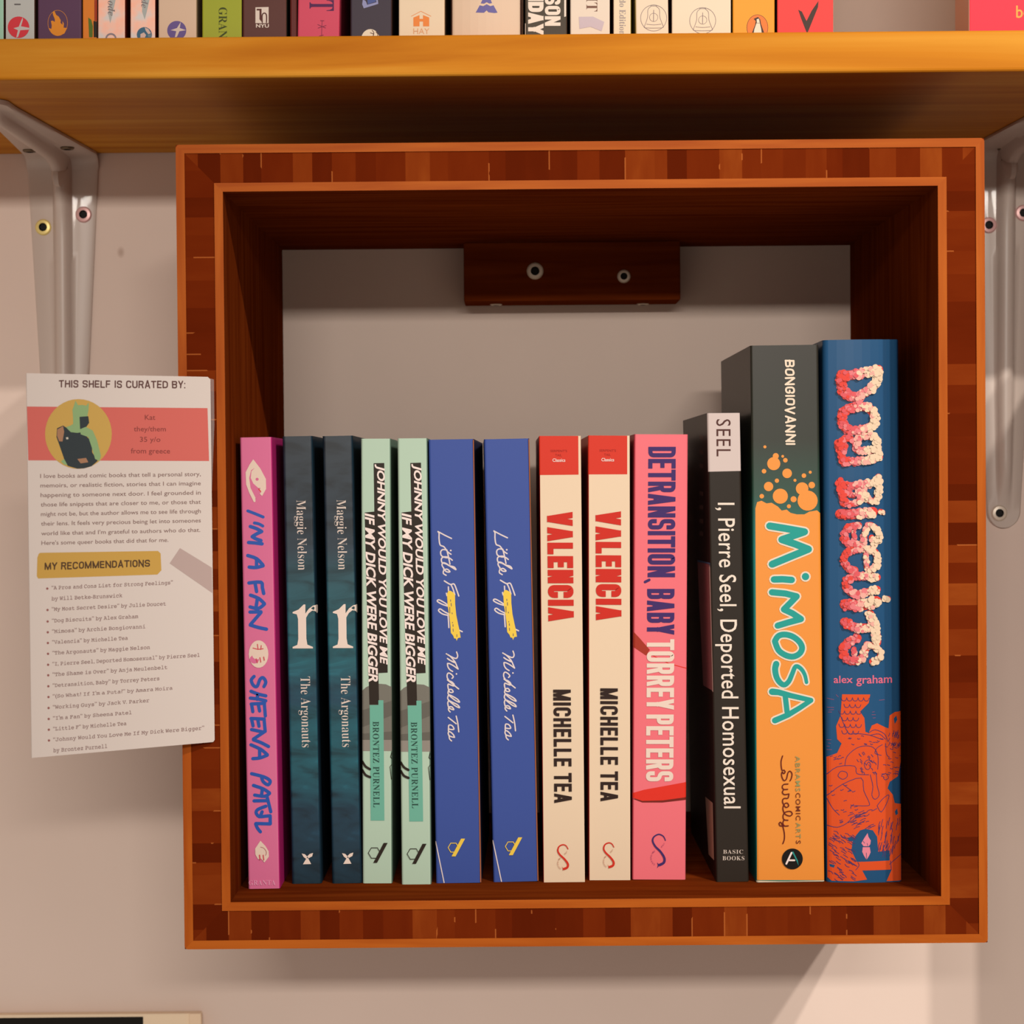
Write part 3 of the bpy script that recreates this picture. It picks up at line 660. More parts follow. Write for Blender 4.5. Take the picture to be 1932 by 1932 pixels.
bk.pr('title_block', BLK, [[(705, 874), (725, 873.5), (731.5, 1269), (711, 1270)], [(688, 967), (707.5, 965), (715.3, 1329.5), (697, 1329.5)]])
bk.pr('author_label', mat((112, 180, 158), 0.5), [[(714, 1321), (723.4, 1321), (725.3, 1548), (699.5, 1548), (697.5, 1330), (714, 1330)]])
bk.pr('title', WHT, text('JOHNNY WOULD YOU LOVE ME', 'V', 706.8, 726, 876, 1254, 0.0152, 0.028, 0.22, 0.98) + text('IF MY DICK WERE BIGGER', 'V', 688, 706.5, 968, 1287, 0.022, 0.028, 0.22, 0.98))
bk.pr('author', mat((44, 78, 68)), text('BRONTEZ PURNELL', 'V', 703.2, 715.2, 1361, 1523, 0.008, -0.006, 0, 1.1, 'serif'))
bk.pr('line_drawing', BLK, ribbon(smooth([(683.8, 1437), (690, 1446), (698.3, 1451)]), 4.5) + ribbon(smooth([(683.8, 1453), (690, 1462), (698.5, 1466)]), 4.5) + ribbon([(739, 1420), (737, 1428), (740, 1432)], 1.2) + ribbon([(739.5, 1442), (736, 1446), (738.5, 1470)], 1.0))
hexa = lambda cx, cy, r_: [(cx + r_*math.cos(math.radians(60*i)), cy + r_*0.98*math.sin(math.radians(60*i))) for i in range(7)]
bk.pr('publisher_mark', BLK, ribbon(hexa(706.5, 1609, 11.5), 1.3) + [[(724, 1590), (731.5, 1590), (711.5, 1627.5), (704.5, 1627.5)]])
bk.dup('mint green paperback with black stepped title blocks, beside a royal blue one', (758, 1669), (813.8, 1669), (750, 828), (806, 828), FLOOR, -193.5)

# 6, 7 royal blue pair
RB = gloss((62, 84, 158)); 
bk = Book('royal blue paperback with white script and a yellow scribble, touching a mint green book', ((808, 830), (894, 829), (823, 1666), (908, 1665)), -191.5, 129, RB, RB, mat((46, 50, 80)), FLOOR, GRP)
SCR = mat((232, 216, 214), 0.5); YEL = mat((246, 208, 78), 0.5)
zL, zM = zz(815, 990, 8.4), zz(825, 1220, 9.66)
bk.pr('title', SCR, strokes(zL, 2.5, [[(310,218),(200,165),(95,108)], [(95,108),(112,140),(112,220),(130,320),(190,350),(250,430),(302,468)], [(235,400),(170,395),(138,430),(150,490),(210,520),(270,525),(322,562)], [(235,400),(262,510),(285,625)],
    [(260,512),(190,510),(150,540),(160,600),(220,620),(300,665),(378,712),(350,670),(280,650),(215,610),(170,605),(160,645),(190,695)], [(185,700),(230,745),(285,745),(240,705),(190,720),(180,770),(225,802)],
    [(195,890),(290,945),(350,940),(390,1030),(425,1130)], [(300,950),(330,1010),(362,1110)], [(250,1290),(160,1260),(85,1215),(110,1190),(190,1230),(255,1275)], [(260,1437),(170,1415),(105,1365),(130,1335),(200,1380),(265,1412)],
    [(425,1668),(480,1695)], [(260,985),(262,1045)], [(228,1085),(238,1125)], [(255,1430),(262,1520),(268,1630)]]) + [circle(*zL([(298, 408)])[0], 1.7, n=10)])
bk.pr('yellow_scribble', YEL, [zL(p) for p in [[(255,1055),(290,1045),(335,1070),(365,1110),(368,1270),(250,1300),(238,1100)], [(250,1290),(368,1260),(385,1430),(412,1560),(290,1570),(275,1450)], [(288,1550),(410,1555),(440,1690),(455,1790),(430,1790),(408,1800),(392,1842),(380,1805),(352,1800),(335,1755),(300,1715)]]])
bk.pr('scribble_gaps', mat((92, 84, 110)), strokes(zL, 1.2, [[(295,1190),(296,1215)], [(304,1245),(308,1288)], [(318,1395),(322,1412)], [(325,1545),(326,1556)], [(334,1580),(336,1612)], [(335,1650),(338,1690)], [(282,1310),(284,1400)], [(395,1740),(396,1775)]], 2))
bk.pr('author', SCR, strokes(zM, 2.5, [[(352,97),(372,170),(340,215),(250,180),(165,130)], [(165,130),(240,180),(330,287),(270,270),(185,215)], [(185,215),(235,250),(330,287)], [(188,305),(230,312),(300,350),(380,408)], [(330,287),(380,408)], [(185,310),(195,370),(230,420),(280,452)],
    [(268,578),(292,548),(255,502),(205,480),(180,515),(184,570),(205,602)], [(390,770),(290,690),(185,606)], [(200,618),(260,640),(306,684),(300,716),(250,700),(202,682),(192,720)], [(195,720),(200,760),(230,830),(290,825),(260,780),(210,790),(195,845)],
    [(195,850),(230,900),(330,980),(405,1012),(370,960),(270,900),(210,880),(190,930)], [(190,945),(230,1000),(330,1080),(405,1112),(370,1060),(270,1010),(210,985),(190,1030)], [(190,1030),(215,1115),(300,1150),(270,1100),(215,1100),(205,1150),(235,1190)],
    [(345,1265),(375,1400),(392,1552)], [(200,1290),(270,1345),(345,1405)], [(215,1500),(260,1510),(305,1500),(270,1440),(215,1430),(205,1480),(205,1545)], [(315,1652),(290,1600),(230,1550),(200,1570),(215,1620),(270,1645),(315,1652)], [(215,1620),(225,1680),(260,1717)]]) + [circle(*zM([(350, 497)])[0], 1.6, n=10)])
bk.pr('corner_line', SCR, ribbon([(822, 1588), (838, 1665.5)], 2.0))
bk.pr('publisher_mark', YEL, ribbon(hexa(855.5, 1599, 10), 1.4) + [[(870, 1582), (877.5, 1582), (859.5, 1615.5), (852, 1615.5)]])
bk.pr('worn_edge', mat((176, 104, 66)), [[(892.3, 830), (893.8, 830), (907.8, 1664.5), (906.0, 1664.5)]], label='worn brown edge of the cover')
bk.root.rotation_euler.z = -0.017
db_ = bk.dup('royal blue paperback with white script and yellow scribble, beside a cream and red one', (931, 1664.5), (1016.3, 1664), (913, 831), (998.6, 830), FLOOR, -189.8)
db_.rotation_euler.z = 0.016

# 8, 9 cream pair
CR = gloss((236, 210, 180)); RED = mat((214, 50, 32), 0.45)
bk = Book('cream paperback with red title and red head block, next to a royal blue book', ((1017, 823), (1096, 823), (1025.5, 1665), (1103.5, 1664.5)), -191.5, 129, CR, mat((196, 34, 24), .45), CR, FLOOR, GRP, r=0.5)
bk.pr('red_head', mat((216, 54, 34), 0.45), [[(1016.2, 822.5), (1091, 822.5), (1091.6, 895.5), (1017, 896.3)]], label='red block at the head of the spine')
bk.pr('series_name', mat((168, 34, 24)), text("SERPENT'S", 'H', 1038.5, 1070, 848.5, 853, 0, 0.008) + text('TAIL', 'H', 1047.5, 1060, 856.5, 861, 0, 0.008))
bk.pr('series_line', WHT, text('Classics', 'H', 1042.5, 1066.5, 865, 871.3, 0, 0.012))
bk.pr('title', mat((208, 44, 30)), block('VALENCIA', 'V', 1032, 1080.3, 966.4, 1171.5, 11.4, 0.012, 0.3))
bk.pr('author', mat((48, 30, 24)), block('MICHELLE TEA', 'V', 1043.6, 1076.9, 1301, 1514.6, 5.8, 0.010, 0.62))
def serpent(z, m, w, pts, fork, letters, mt):
    bk.pr('publisher_mark', m, ribbon(smooth(z(pts), 6), w*0.35, w)[:] + [z(fork)])
    L = []
    for ch, a, b_ in letters:
        u, v = z([(a, b_)])[0]; L += text(ch, 'H', u - 1.0, u + 1.0, v - 1.5, v + 1.5)
    bk.pr('publisher_name', mt, L)
zV = zz(1010, 1540, 6.66)
sp = [(412,410),(385,368),(345,356),(300,378),(283,430),(308,480),(365,535),(408,595),(402,640),(360,660)]
arcl = [(c, 345 - 62*math.sin(math.radians(a)) , 590 - 75*math.cos(math.radians(a))) for c, a in zip("SERPENT'S", (150, 135, 120, 105, 90, 75, 60, 45, 32))]
serpent(zV, RED, 4.6, sp, [(332,628),(350,650),(372,640),(378,662),(356,668),(344,682),(345,658)], arcl + [('T', 395, 445), ('H', 385, 458), ('E', 375, 470)], mat((206, 150, 120)))
dv = bk.dup('cream paperback with red title and red head block, next to the wider rose pink book', (1111.5, 1661.5), (1189.5, 1661), (1110, 822), (1188, 822), FLOOR, -188)

# 10 rose pink
RO = gloss((242, 116, 126))
bk = Book('rose pink paperback with navy and cream block capitals, right of the cream pair', ((1195.5, 820.5), (1299, 820), (1194, 1661), (1292.5, 1660.5)), -188, 129, RO, mat((206, 66, 86), .45), RO, FLOOR, GRP)
NV = mat((66, 42, 104)); 
bk.pr('brown_strap', [mat((168, 52, 34)), mat((228, 50, 34))], [([(1195.5, 1192), (1206, 1203), (1226, 1226), (1219, 1237), (1195.3, 1221)], 0)] + [(p, 1) for p in ribbon([(1226, 1234), (1262, 1252), (1296, 1261)], 1.6)])
bk.pr('red_band', [mat((228, 50, 34)), mat((120, 34, 24))], [([(1193.8, 1507), (1294.0, 1500), (1294.0, 1509), (1250, 1514), (1212, 1514)], 1), ([(1193.9, 1496), (1215, 1490), (1294.2, 1475.5), (1294.0, 1504), (1250, 1510), (1212, 1511), (1193.9, 1505)], 0)], creep=0.01, label='red band across the spine')
bk.pr('title', NV, block('DETRANSITION', 'V', 1223.3, 1275, 843, 1089, 7.8, -0.006, 0.4) + ribbon([(1225, 1094), (1217, 1098)], 5) + block('BABY', 'V', 1221, 1272.6, 1111, 1197, 7.8, -0.006, 0.4))
bk.pr('author', mat((240, 216, 200)), block('TORREY', 'V', 1220.5, 1272.2, 1207, 1338.5, 7.8, -0.006, 0.4) + block('PETERS', 'V', 1219.3, 1271, 1348, 1474, 7.8, -0.006, 0.4))
serpent(zV, NV, 5.0, [(1635,302),(1608,250),(1550,226),(1490,258),(1475,312),(1510,380),(1570,440),(1620,520),(1615,580),(1562,610)], [(1530,578),(1550,598),(1570,590),(1580,612),(1558,618),(1532,650),(1540,610)],
        [(c, 1540 - 85*math.sin(math.radians(a)), 520 - 95*math.cos(math.radians(a))) for c, a in zip("SERPENT'S", (148, 133, 118, 103, 88, 73, 58, 43, 30))] + [('T', 1618, 345), ('H', 1605, 362), ('E', 1590, 380)], mat((170, 70, 110)))

# 11 black with white head
BK = gloss((46, 38, 31))
bk = Book('narrow black paperback with white condensed title and a pale head block', ((1334, 779.5), (1396, 779), (1351.5, 1664.5), (1413, 1664)), -194, 129, BK, mat((40, 33, 27), 0.4), BK, FLOOR, GRP)
bk.pr('pale_head', mat((214, 196, 190)), [[(1334.3, 779.5), (1395.5, 779), (1397.6, 888.5), (1336.4, 890)]], label='pale block at the head of the spine')
bk.pr('author', mat((84, 48, 42)), text('SEEL', 'V', 1351.2, 1378.5, 791, 861, 0.006, 0.0, 0, 1.15))
bk.pr('title', mat((242, 226, 210)), text('I, Pierre Seel, Deported Homosexual', 'V', 1343.8, 1386, 948.6, 1525, 0.0205, 0.006, 0, 1.04))
bk.pr('publisher_name', mat((214, 198, 184)), text('BASIC', 'H', 1364.3, 1402, 1603, 1610.6, 0, -0.004, 0, 1.1, 'serif') + text('BOOKS', 'H', 1363, 1404.3, 1615, 1623, 0, -0.004, 0, 1.1, 'serif'))
bk.side('blurb_box', [mat((176, 120, 120)), mat((240, 226, 214)), mat((90, 130, 170))], [([(1316, 1060), (1338, 1064), (1344.5, 1303), (1327, 1293)], 0), ([(1336.5, 1063), (1340, 1064), (1346, 1306), (1343, 1302)], 1), ([(1316, 1056), (1340, 1062), (1340, 1070), (1316, 1064)], 2)])
bk.side('barcode_box', mat((220, 200, 170)), [[(1331, 1503), (1345, 1515), (1347.5, 1623), (1337, 1612)]])
bk.side('back_text', mat((120, 96, 86)), [[(1320, y), (1327, y + 2), (1327, y + 10), (1320, y + 8)] for y in (820, 848, 874, 926, 952, 978, 1002)])

# 12 orange and dark green
mim, t, b = nodes_mat('dark_green_cover', 0.4, 0.3)
co = N(t, 'ShaderNodeTexCoord'); se = N(t, 'ShaderNodeSeparateXYZ'); mr = N(t, 'ShaderNodeMapRange'); mr.inputs[2].default_value = 0.24
r = ramp(t, [(0.0, (22, 122, 116)), (0.62, (26, 108, 100)), (0.72, (36, 66, 54)), (0.82, (37, 40, 31)), (1.0, (39, 35, 28))])
t.links.new(co.outputs['Object'], se.inputs[0]); t.links.new(se.outputs['Z'], mr.inputs[0]); t.links.new(mr.outputs[0], r.inputs[0]); t.links.new(r.outputs[0], b.inputs['Base Color'])
bk = Book('tall thick paperback, orange below and dark green above with orange bubbles', ((1416, 652), (1544, 651.5), (1427, 1665), (1556, 1664.5)), -196, 128, mim, mim, mim, FLOOR, GRP, r=1.2)
OR = mat((240, 148, 54), 0.42, 0.3); z5 = zz(1270, 620, 4.2)
edge = z5([(652,1425),(665,1375),(700,1364),(740,1385),(780,1380),(830,1410),(860,1442),(900,1434),(930,1460),(980,1472),(1040,1472),(1080,1450),(1140,1440),(1166,1462)])
bk.pr('orange_field', OR, [edge + [(1555.3, 1660.5), (1428.5, 1660.5)]])
bub = [(727,937,12),(813,1010,24),(797,1070,52),(868,1012,11),(889,1043,18),(720,1130,18),(903,1147,38),(822,1205,17),(1036,1165,18),(1086,1138,12),(965,1202,12),(756,1251,37),(702,1328,18),(849,1328,60),(1022,1268,50),(1098,1240,26),(1065,1363,80),(954,1352,24),(917,1408,16)]
bk.pr('bubbles', OR, [circle(1270 + a/4.2, 620 + c/4.2, e/4.2, n=22) for a, c, e in bub], label='orange bubbles')
bk.pr('worn_foot', mat((228, 204, 176)), [[(1427.2, 1661.5), (1470, 1662.5), (1555.6, 1661), (1555.8, 1664.6), (1427.2, 1664.8)]], label='white worn edge at the foot')
zC, zD = zz(1425, 970, 7.43), zz(1425, 1190, 9.66)
def mimo(w, w3, d):
    L = ribbon(zC([(200,165),(420,200),(690,248),(540,300),(370,357),(560,420),(745,492),(480,600),(235,702)]), w + d)
    L += ribbon(zC([(260,915),(380,912),(510,922)]), w*0.92 + d) + [circle(*zC([(703,875)])[0], w*0.52 + d/2)]
    L += ribbon(zC([(232,1095),(420,1112),(580,1152),(490,1245),(400,1335),(520,1390),(640,1470),(470,1515),(312,1563)]), w*0.88 + d)
    o_ = zD([(355,190),(420,95),(540,68),(690,110),(810,210),(852,320),(800,420),(680,472),(540,440),(420,350),(355,190)])
    L += ribbon(smooth(o_, 4), w3 + d)
    L += ribbon(smooth(zD([(380,605),(360,700),(385,840),(450,945),(530,985),(610,920),(670,790),(735,650),(830,690),(900,800),(932,940)]), 4), w3*1.08 + d, w3*0.6 + d)
    L += ribbon(zD([(305,1110),(420,1120),(640,1180),(1015,1265)]), w3*1.1 + d, w3*0.8 + d) + ribbon(zD([(1015,1268),(800,1410),(600,1530),(355,1635)]), w3*0.8 + d, w3*1.0 + d) + ribbon(zD([(545,1190),(578,1480)]), w3*0.9 + d)
    return L
bk.pr('title_outline', mat((238, 218, 196)), mimo(13.4, 11.2, 6.0))
bk.pr('title', mat((38, 160, 150)), mimo(13.4, 11.2, 0), label='teal title letters')
bk.pr('author', mat((240, 220, 196)), block('BONGIOVANNI', 'V', 1480.5, 1499, 679, 839.5, 3.6, 0.01, 0.55, 0, 0.7, 7))
zG = zz(1440, 1410, 8.05); BR_ = mat((104, 26, 14))
bk.pr('imprint_script', BR_, strokes(zG, 2.1, [[(293,128),(270,220),(282,340),(315,345),(332,372),(310,397),(285,372),(278,430),(310,500),(350,480),(375,385),(405,360),(436,400),(425,470),(405,507)], [(375,555),(310,562),(288,600),(310,635),(370,635)], [(310,640),(290,680),(320,715),(390,705)], [(390,705),(375,768),(330,772),(300,785),(295,835),(340,908),(385,888),(365,845),(320,860),(298,930),(330,1010),(400,1040),(440,1010),(410,970),(330,985),(300,1040),(315,1095),(375,1105)], [(315,1100),(298,1145),(320,1190),(380,1190)], [(330,1192),(260,1190),(240,1155),(262,1135),(290,1180),(318,1290),(320,1390),(297,1460)]]))
GT, DT = mat((150, 150, 96)), mat((112, 44, 20))
def az(s_, a, c): return text(s_, 'V', 1500.2 + 0.008*(a-130)/8.05, 1509.2 + 0.008*(a-130)/8.05, 1410 + a/8.05, 1410 + c/8.05, 0.008, 0.006, 0, 1.2)
bk.pr('imprint_name', [GT, DT], [(p, 0) for p in az('ABRAMS', 130, 665)] + [(p, 1) for p in az('COMIC', 690, 1105)] + [(p, 0) for p in az('ART', 1140, 1380)] + [(p, 1) for p in az('S', 1410, 1462)])
bk.pr('publisher_disc', mat((22, 16, 12)), [circle(1494.7, 1620, 19.6, n=36)], label='black round emblem')
bk.pr('publisher_mark', [WHT, mat((40, 150, 142))], [(p, 0) for p in ribbon(zG([(348,1765),(428,1598)]), 3.4) + ribbon(zG([(390,1712),(472,1712)]), 3.2)] + [(zG([(432,1582),(455,1580),(522,1715),(535,1795),(505,1725)]), 1)])

# 13 blue with orange creature
DB = gloss((36, 84, 126), 0.36)
bk = Book('tall blue softcover with pink bubble lettering and an orange creature', ((1553, 641), (1699, 640.5), (1562, 1664), (1703.5, 1664)), -198.5, 130, DB, DB, mat((26, 50, 84), .4), FLOOR, GRP, r=2.2, bulge=2.4)
z6, z7, z8 = zz(1560, 670, 6.036), zz(1560, 980, 5.857), zz(1550, 1290, 4.953)
DOG = [(z6, 100, [(165,230),(300,225),(590,165)]), (z6, 95, [(590,170),(545,340),(360,470)]), (z6, 105, [(165,235),(180,380),(240,460),(370,480)]),
    (z6, 95, [(180,650),(290,595),(440,590),(530,660),(540,780),(440,840),(270,860),(180,780),(180,650)]),
    (z6, 80, [(130,1000),(160,1100),(185,1210)]), (z6, 80, [(185,1210),(400,1205),(600,1160)]), (z6, 80, [(590,1150),(560,960),(480,920),(360,940),(335,1060),(400,1090),(520,1080)]), (z6, 70, [(150,1000),(210,950),(270,950)]), (z6, 50, [(200,1030),(190,1120)]),
    (z6, 85, [(150,1450),(180,1600),(205,1690)]), (z6, 75, [(150,1455),(260,1490),(420,1470),(540,1450),(590,1390)]), (z6, 70, [(590,1400),(590,1560),(545,1665),(440,1620),(410,1500)]), (z6, 65, [(205,1690),(320,1690),(380,1640),(350,1520)]), (z6, 60, [(230, 1560), (300, 1600)]),
    (z6, 105, [(155,1810),(330,1810),(525,1785)]), (z6, 55, [(610,1780),(640,1790)]),
    (z7, 70, [(350,65),(240,90),(195,190),(240,270),(390,285)]), (z7, 60, [(400,270),(430,110),(480,60),(560,120),(575,215),(520,270),(495,200)]), (z7, 45, [(290, 130), (300, 230)]),
    (z7, 72, [(310,560),(225,530),(190,440),(240,350),(400,325),(530,360),(560,480),(490,560)]), (z7, 55, [(430, 380), (440, 540)]),
    (z7, 78, [(555,640),(420,630),(290,625),(210,710),(260,800),(350,825),(555,775)]), (z7, 110, [(205,940),(380,945),(545,905)]), (z7, 60, [(650,880),(680,880)]),
    (z7, 90, [(195,1135),(300,1190),(450,1200)]), (z7, 95, [(475,1050),(530,1200),(550,1355)]), (z7, 80, [(340,1310),(220,1370),(185,1480),(250,1560),(370,1545),(430,1420)]), (z7, 65, [(440,1380),(510,1400),(590,1460),(575,1540),(500,1570)]), (z7, 50, [(300, 1430), (300, 1500)])]
rnd = random.Random(11); base, top = [], []
for z, wz, pts in DOG:
    k = 6.036 if z is z6 else 5.857; P = smooth(z(pts), 4); w_ = wz / k * 1.16
    base += [(p, 0) for p in ribbon(P, w_ * 0.95)]
    for i in range(len(P) - 1):
        (ax, ay), (bx, by2) = P[i], P[i+1]; L_ = math.hypot(bx-ax, by2-ay); cnt = max(1, int(L_ * w_ / 9))
        for _ in range(cnt):
            tt = rnd.random(); rr = rnd.choice((2.4, 3.0, 3.6, 4.2, 5.0)) * rnd.uniform(.85, 1.15)
            an = rnd.uniform(0, 2*math.pi); rad = math.sqrt(rnd.random()) * max(0.5, w_/2 - rr*0.35)
            cx, cy = ax + (bx-ax)*tt + rad*math.cos(an), ay + (by2-ay)*tt + rad*math.sin(an)
            f = (cx - 1582) / 78 + rnd.uniform(-.22, .22)
            top.append((circle(cx, cy, rr, n=10), 0 if f < .12 else 1 if f < .32 else 2 if f < .5 else 3 if f < .66 else 4))
rnd.shuffle(top)
bk.pr('title_bubbles', [mat((236, 74, 62)), mat((230, 94, 100)), mat((238, 130, 134)), mat((244, 178, 164)), mat((244, 214, 182))], base + top, creep=0.0004, label='pink and cream bubble lettering')
bk.pr('author', mat((232, 112, 140)), text('alex', 'H', 1573.8, 1609, 1275.5, 1289.5, -0.02, 0.012) + text('graham', 'H', 1615.5, 1684, 1274.5, 1295, -0.02, 0.012), lift=0.1)
body = z8([(195,100),(455,100),(440,180),(360,260),(400,320),(410,450),(440,460),(470,390),(520,370),(600,410),(630,420),(640,300),(690,268),(752,262),(752,740),(720,870),(640,920),(620,980),(670,1040),(690,1120),(752,1132),(756,1850),(610,1862),(660,1740),(380,1745),(425,1830),(300,1862),(100,1855),(66,1820),(52,690),(150,650),(190,560),(150,520),(140,400),(180,300)])
body = [(max(1561.5 if y > 1420 else 1558, min(x, 1702)), min(y, 1663)) for x, y in body]
bk.pr('creature_drawing', [mat((228, 84, 34)), DB], [(body, 0), (z8([(320,1420),(360,1370),(410,1355),(480,1370),(520,1430),(530,1570),(640,1560),(640,1655),(330,1665),(280,1560),(290,1480)]), 1), (z8([(690,1200),(712,1170),(722,1220),(700,1235)]), 1), (z8([(680,330),(705,300),(715,340),(690,380)]), 1), (z8([(80,1690),(130,1700),(120,1725),(85,1715)]), 1), (z8([(240,1440),(300,1430),(310,1470),(260,1475)]), 1)], lift=0.1, creep=0.01, label='orange creature drawn on the spine')
ln = [[(220,765),(240,680),(330,600),(430,580),(500,610),(530,700),(525,800)], [(60,1050),(200,940),(370,880),(395,1000),(445,1110),(430,1140),(290,1140),(275,1165)], [(60,1080),(110,1170),(170,1230)], [(455,850),(480,960),(470,1040),(500,1080),(540,1040),(520,950),(510,840),(480,830)],
    [(520,1140),(570,1080),(630,1040),(620,1100),(560,1200),(520,1140)], [(50,860),(150,780),(310,770),(330,840),(440,850)], [(160,850),(185,820),(235,830),(240,870),(200,895),(160,870),(160,850)], [(200,940),(280,1000)], [(60,1330),(150,1345),(230,1310),(280,1260)], [(420,760),(440,730),(460,760),(440,800),(410,790),(400,740),(440,710),(480,740)],
    [(180,300),(250,460),(330,465),(450,480),(560,520)], [(440,460),(500,430),(590,470),(620,540)], [(460,480),(540,470),(600,520)], [(570,570),(520,600),(500,650),(560,670)], [(600,560),(610,660),(640,690)], [(560,860),(600,840),(630,880),(600,900),(580,880)], [(650,1660),(655,1740)], [(640,1690),(700,1640),(756,1600)], [(340,1670),(350,1700),(320,1740)]]
for i in range(6):
    for j in range(5):
        x0, y0 = 165 + j*52 + (i % 2)*26 + (20 if i < 2 else 0), 130 + i*62
        if x0 + 45 < (455 if i == 0 else 390): ln.append([(x0, y0), (x0+12, y0+28), (x0+40, y0+28), (x0+52, y0+4)])
rl = random.Random(4)
for (xa, xb, ya, yb, n_, dx, dy) in ((70, 300, 1380, 1830, 70, 40, 26), (70, 420, 950, 1320, 26, 26, -6), (560, 740, 560, 880, 26, 26, 8), (540, 745, 1240, 1560, 40, -14, 70), (300, 520, 1160, 1340, 26, -50, 22), (250, 560, 480, 570, 14, 22, 4), (640, 745, 430, 600, 22, -12, 30), (330, 520, 620, 840, 26, 16, 22), (70, 200, 680, 780, 8, 22, -8)):
    for _ in range(n_):
        x0, y0 = rl.uniform(xa, xb), rl.uniform(ya, yb); ln.append([(x0, y0), (x0 + dx*.5 + rl.uniform(-8, 8), y0 + dy*.5 + rl.uniform(-8, 8)), (x0 + dx, y0 + dy)])
bk.pr('creature_lines', mat((84, 56, 104)), [[(min(x, 1702.5), min(y, 1663)) for x, y in p] for p in strokes(z8, 1.25, ln, 3)], lift=0.17)
bk.pr('pink_dashes', mat((150, 84, 120)), strokes(z8, 0.9, [[(60,140),(120,152)], [(140,105),(160,125)], [(60,225),(120,225)], [(75,250),(118,245)], [(70,270),(100,268)], [(540,155),(590,150)], [(470,290),(505,290)], [(475,265),(495,262)], [(480,320),(505,318)], [(60,530),(95,528)], [(70,560),(90,562)], [(60,590),(80,590)], [(60,622),(100,620)]], 2), lift=0.1)
bk.pr('publisher_mark', mat((238, 140, 160)), [z8(p) for p in [[(380,1475),(400,1440),(430,1395),(438,1430),(460,1465),(455,1500),(440,1518),(392,1518),(372,1490)], [(385,1527),(450,1527),(458,1575),(445,1605),(420,1645),(395,1605),(380,1570)]]], lift=0.17, label='pink flame and pen nib emblem')
bk.pr('mark_lines', DB, strokes(z8, 0.9, [[(388,1470),(402,1490)], [(425,1490),(432,1512)], [(418,1580),(420,1640)]], 2), lift=0.22)

# ---------------------------------------------------------------- books on the shelf above (only their feet are in the picture)
UY = SHY + 11.0
GU = 'books on the long shelf above'
zT, zU, zW = zz(0, 0, 6.0375), zz(640, 0, 6.0375), zz(960, 0, 6.0375)
z3 = zz(1280, 0, 2.963); z1 = zz(0, 0, 3.019)
def up(label, x0, x1, col, side_l=None, side_r=None, H=198, depth=129, r=0.8, bulge=0.0, x0t=None, x1t=None, Y=UY):
    m = col if not isinstance(col, tuple) else gloss(col)
    q = ((x0t if x0t is not None else x0, 0), (x1t if x1t is not None else x1, 0), (x0, 70), (x1, 70))
    return Book(label, q, Y, depth, m, mat(side_l or (90, 60, 50)), mat(side_r or (90, 60, 50)), SHZ1, GU, H, r, bulge)
up('pale mint book at the far end of the upper row, only a sliver showing', -60, 8, (176, 222, 196))
bk = up('pale grey paperback with a round red emblem, beside the purple book', 9.5, 66, (206, 206, 202))
bk.pr('printed_dash', mat((110, 105, 105)), ribbon([(28, 8.3), (38, 8.3)], 2.6))
bk.pr('publisher_mark', [mat((232, 62, 74)), mat((214, 208, 204))], [(circle(35, 51.5, 20.3, n=30), 0), (zT([(258,200),(262,225),(240,300),(335,318),(335,338),(232,345),(208,420),(185,430),(205,345),(155,322),(215,305),(240,240)]), 1)], creep=0.01, label='round red emblem')
bk = up('dark purple book with an orange flame emblem', 71, 154, (98, 62, 92))
bk.pr('publisher_mark', mat((244, 152, 44)), [zT([(600,140),(618,120),(640,170),(670,190),(692,230),(690,262),(712,282),(712,240),(728,270),(725,315),(765,320),(735,380),(690,405),(640,405),(590,380),(556,320),(585,330),(590,290),(580,240),(600,235),(625,250),(625,220),(605,170)])] + ring(109, 43.5, 18.5, 0.7, 24), label='orange flame emblem')
bk = up('narrow orange book with a green leaf print, beside the purple book', 155, 183.5, (238, 136, 40), H=190)
bk.pr('leaf_print', [mat((96, 120, 40)), mat((40, 34, 24)), mat((170, 60, 26))], [(zT([(1005,200),(1040,225),(1058,300),(1055,425),(1015,425),(1010,300)]), 0), (zT([(1065,240),(1100,245),(1104,425),(1068,425)]), 1), (zT([(1075,0),(1104,0),(1104,240),(1075,240)]), 2)])
def mottle(nm, a, c, e):
    m, t, b = nodes_mat(nm, 0.45, 0.3); co = N(t, 'ShaderNodeTexCoord'); no = N(t, 'ShaderNodeTexNoise'); no.inputs['Scale'].default_value = 130; no.inputs['Detail'].default_value = 3
    r = ramp(t, [(0.36, a), (0.5, c), (0.64, e)]); t.links.new(co.outputs['Object'], no.inputs['Vector']); t.links.new(no.outputs[0], r.inputs[0]); t.links.new(r.outputs[0], b.inputs['Base Color']); return m
MT = mottle('marbled_pink', (206, 198, 194), (236, 186, 166), (244, 176, 150))
bk = up('marbled pink and grey paperback beside the narrow orange book', 184, 237, MT, side_r=(110, 36, 22))
bk.pr('title', mat((140, 128, 128)), text('ode', 'V', 203.5, 217, 1.5, 29.5, 0, -0.005, 0, 1, 'italic')); bk.pr('light_triangle', mat((190, 190, 186)), [[(218, 0), (212, 28), (208, 44), (205, 30), (207, 0)]], lift=0.02)
bk.pr('publisher_mark', mat((150, 140, 150)), ring(209.5, 73, 9, 3, 9))
bk = up('marbled pink and grey paperback beside the cream book with a violet emblem', 245, 294, MT, side_r=(80, 24, 16), side_l=(90, 30, 20))
bk.pr('title', mat((140, 128, 128)), text('de', 'V', 266.5, 279, -2, 15, 0, -0.005, 0, 1, 'italic')); bk.pr('light_triangle', mat((184, 188, 184)), [[(282, 0), (277, 22), (273, 37), (268, 22), (269, 0)]], lift=0.02)
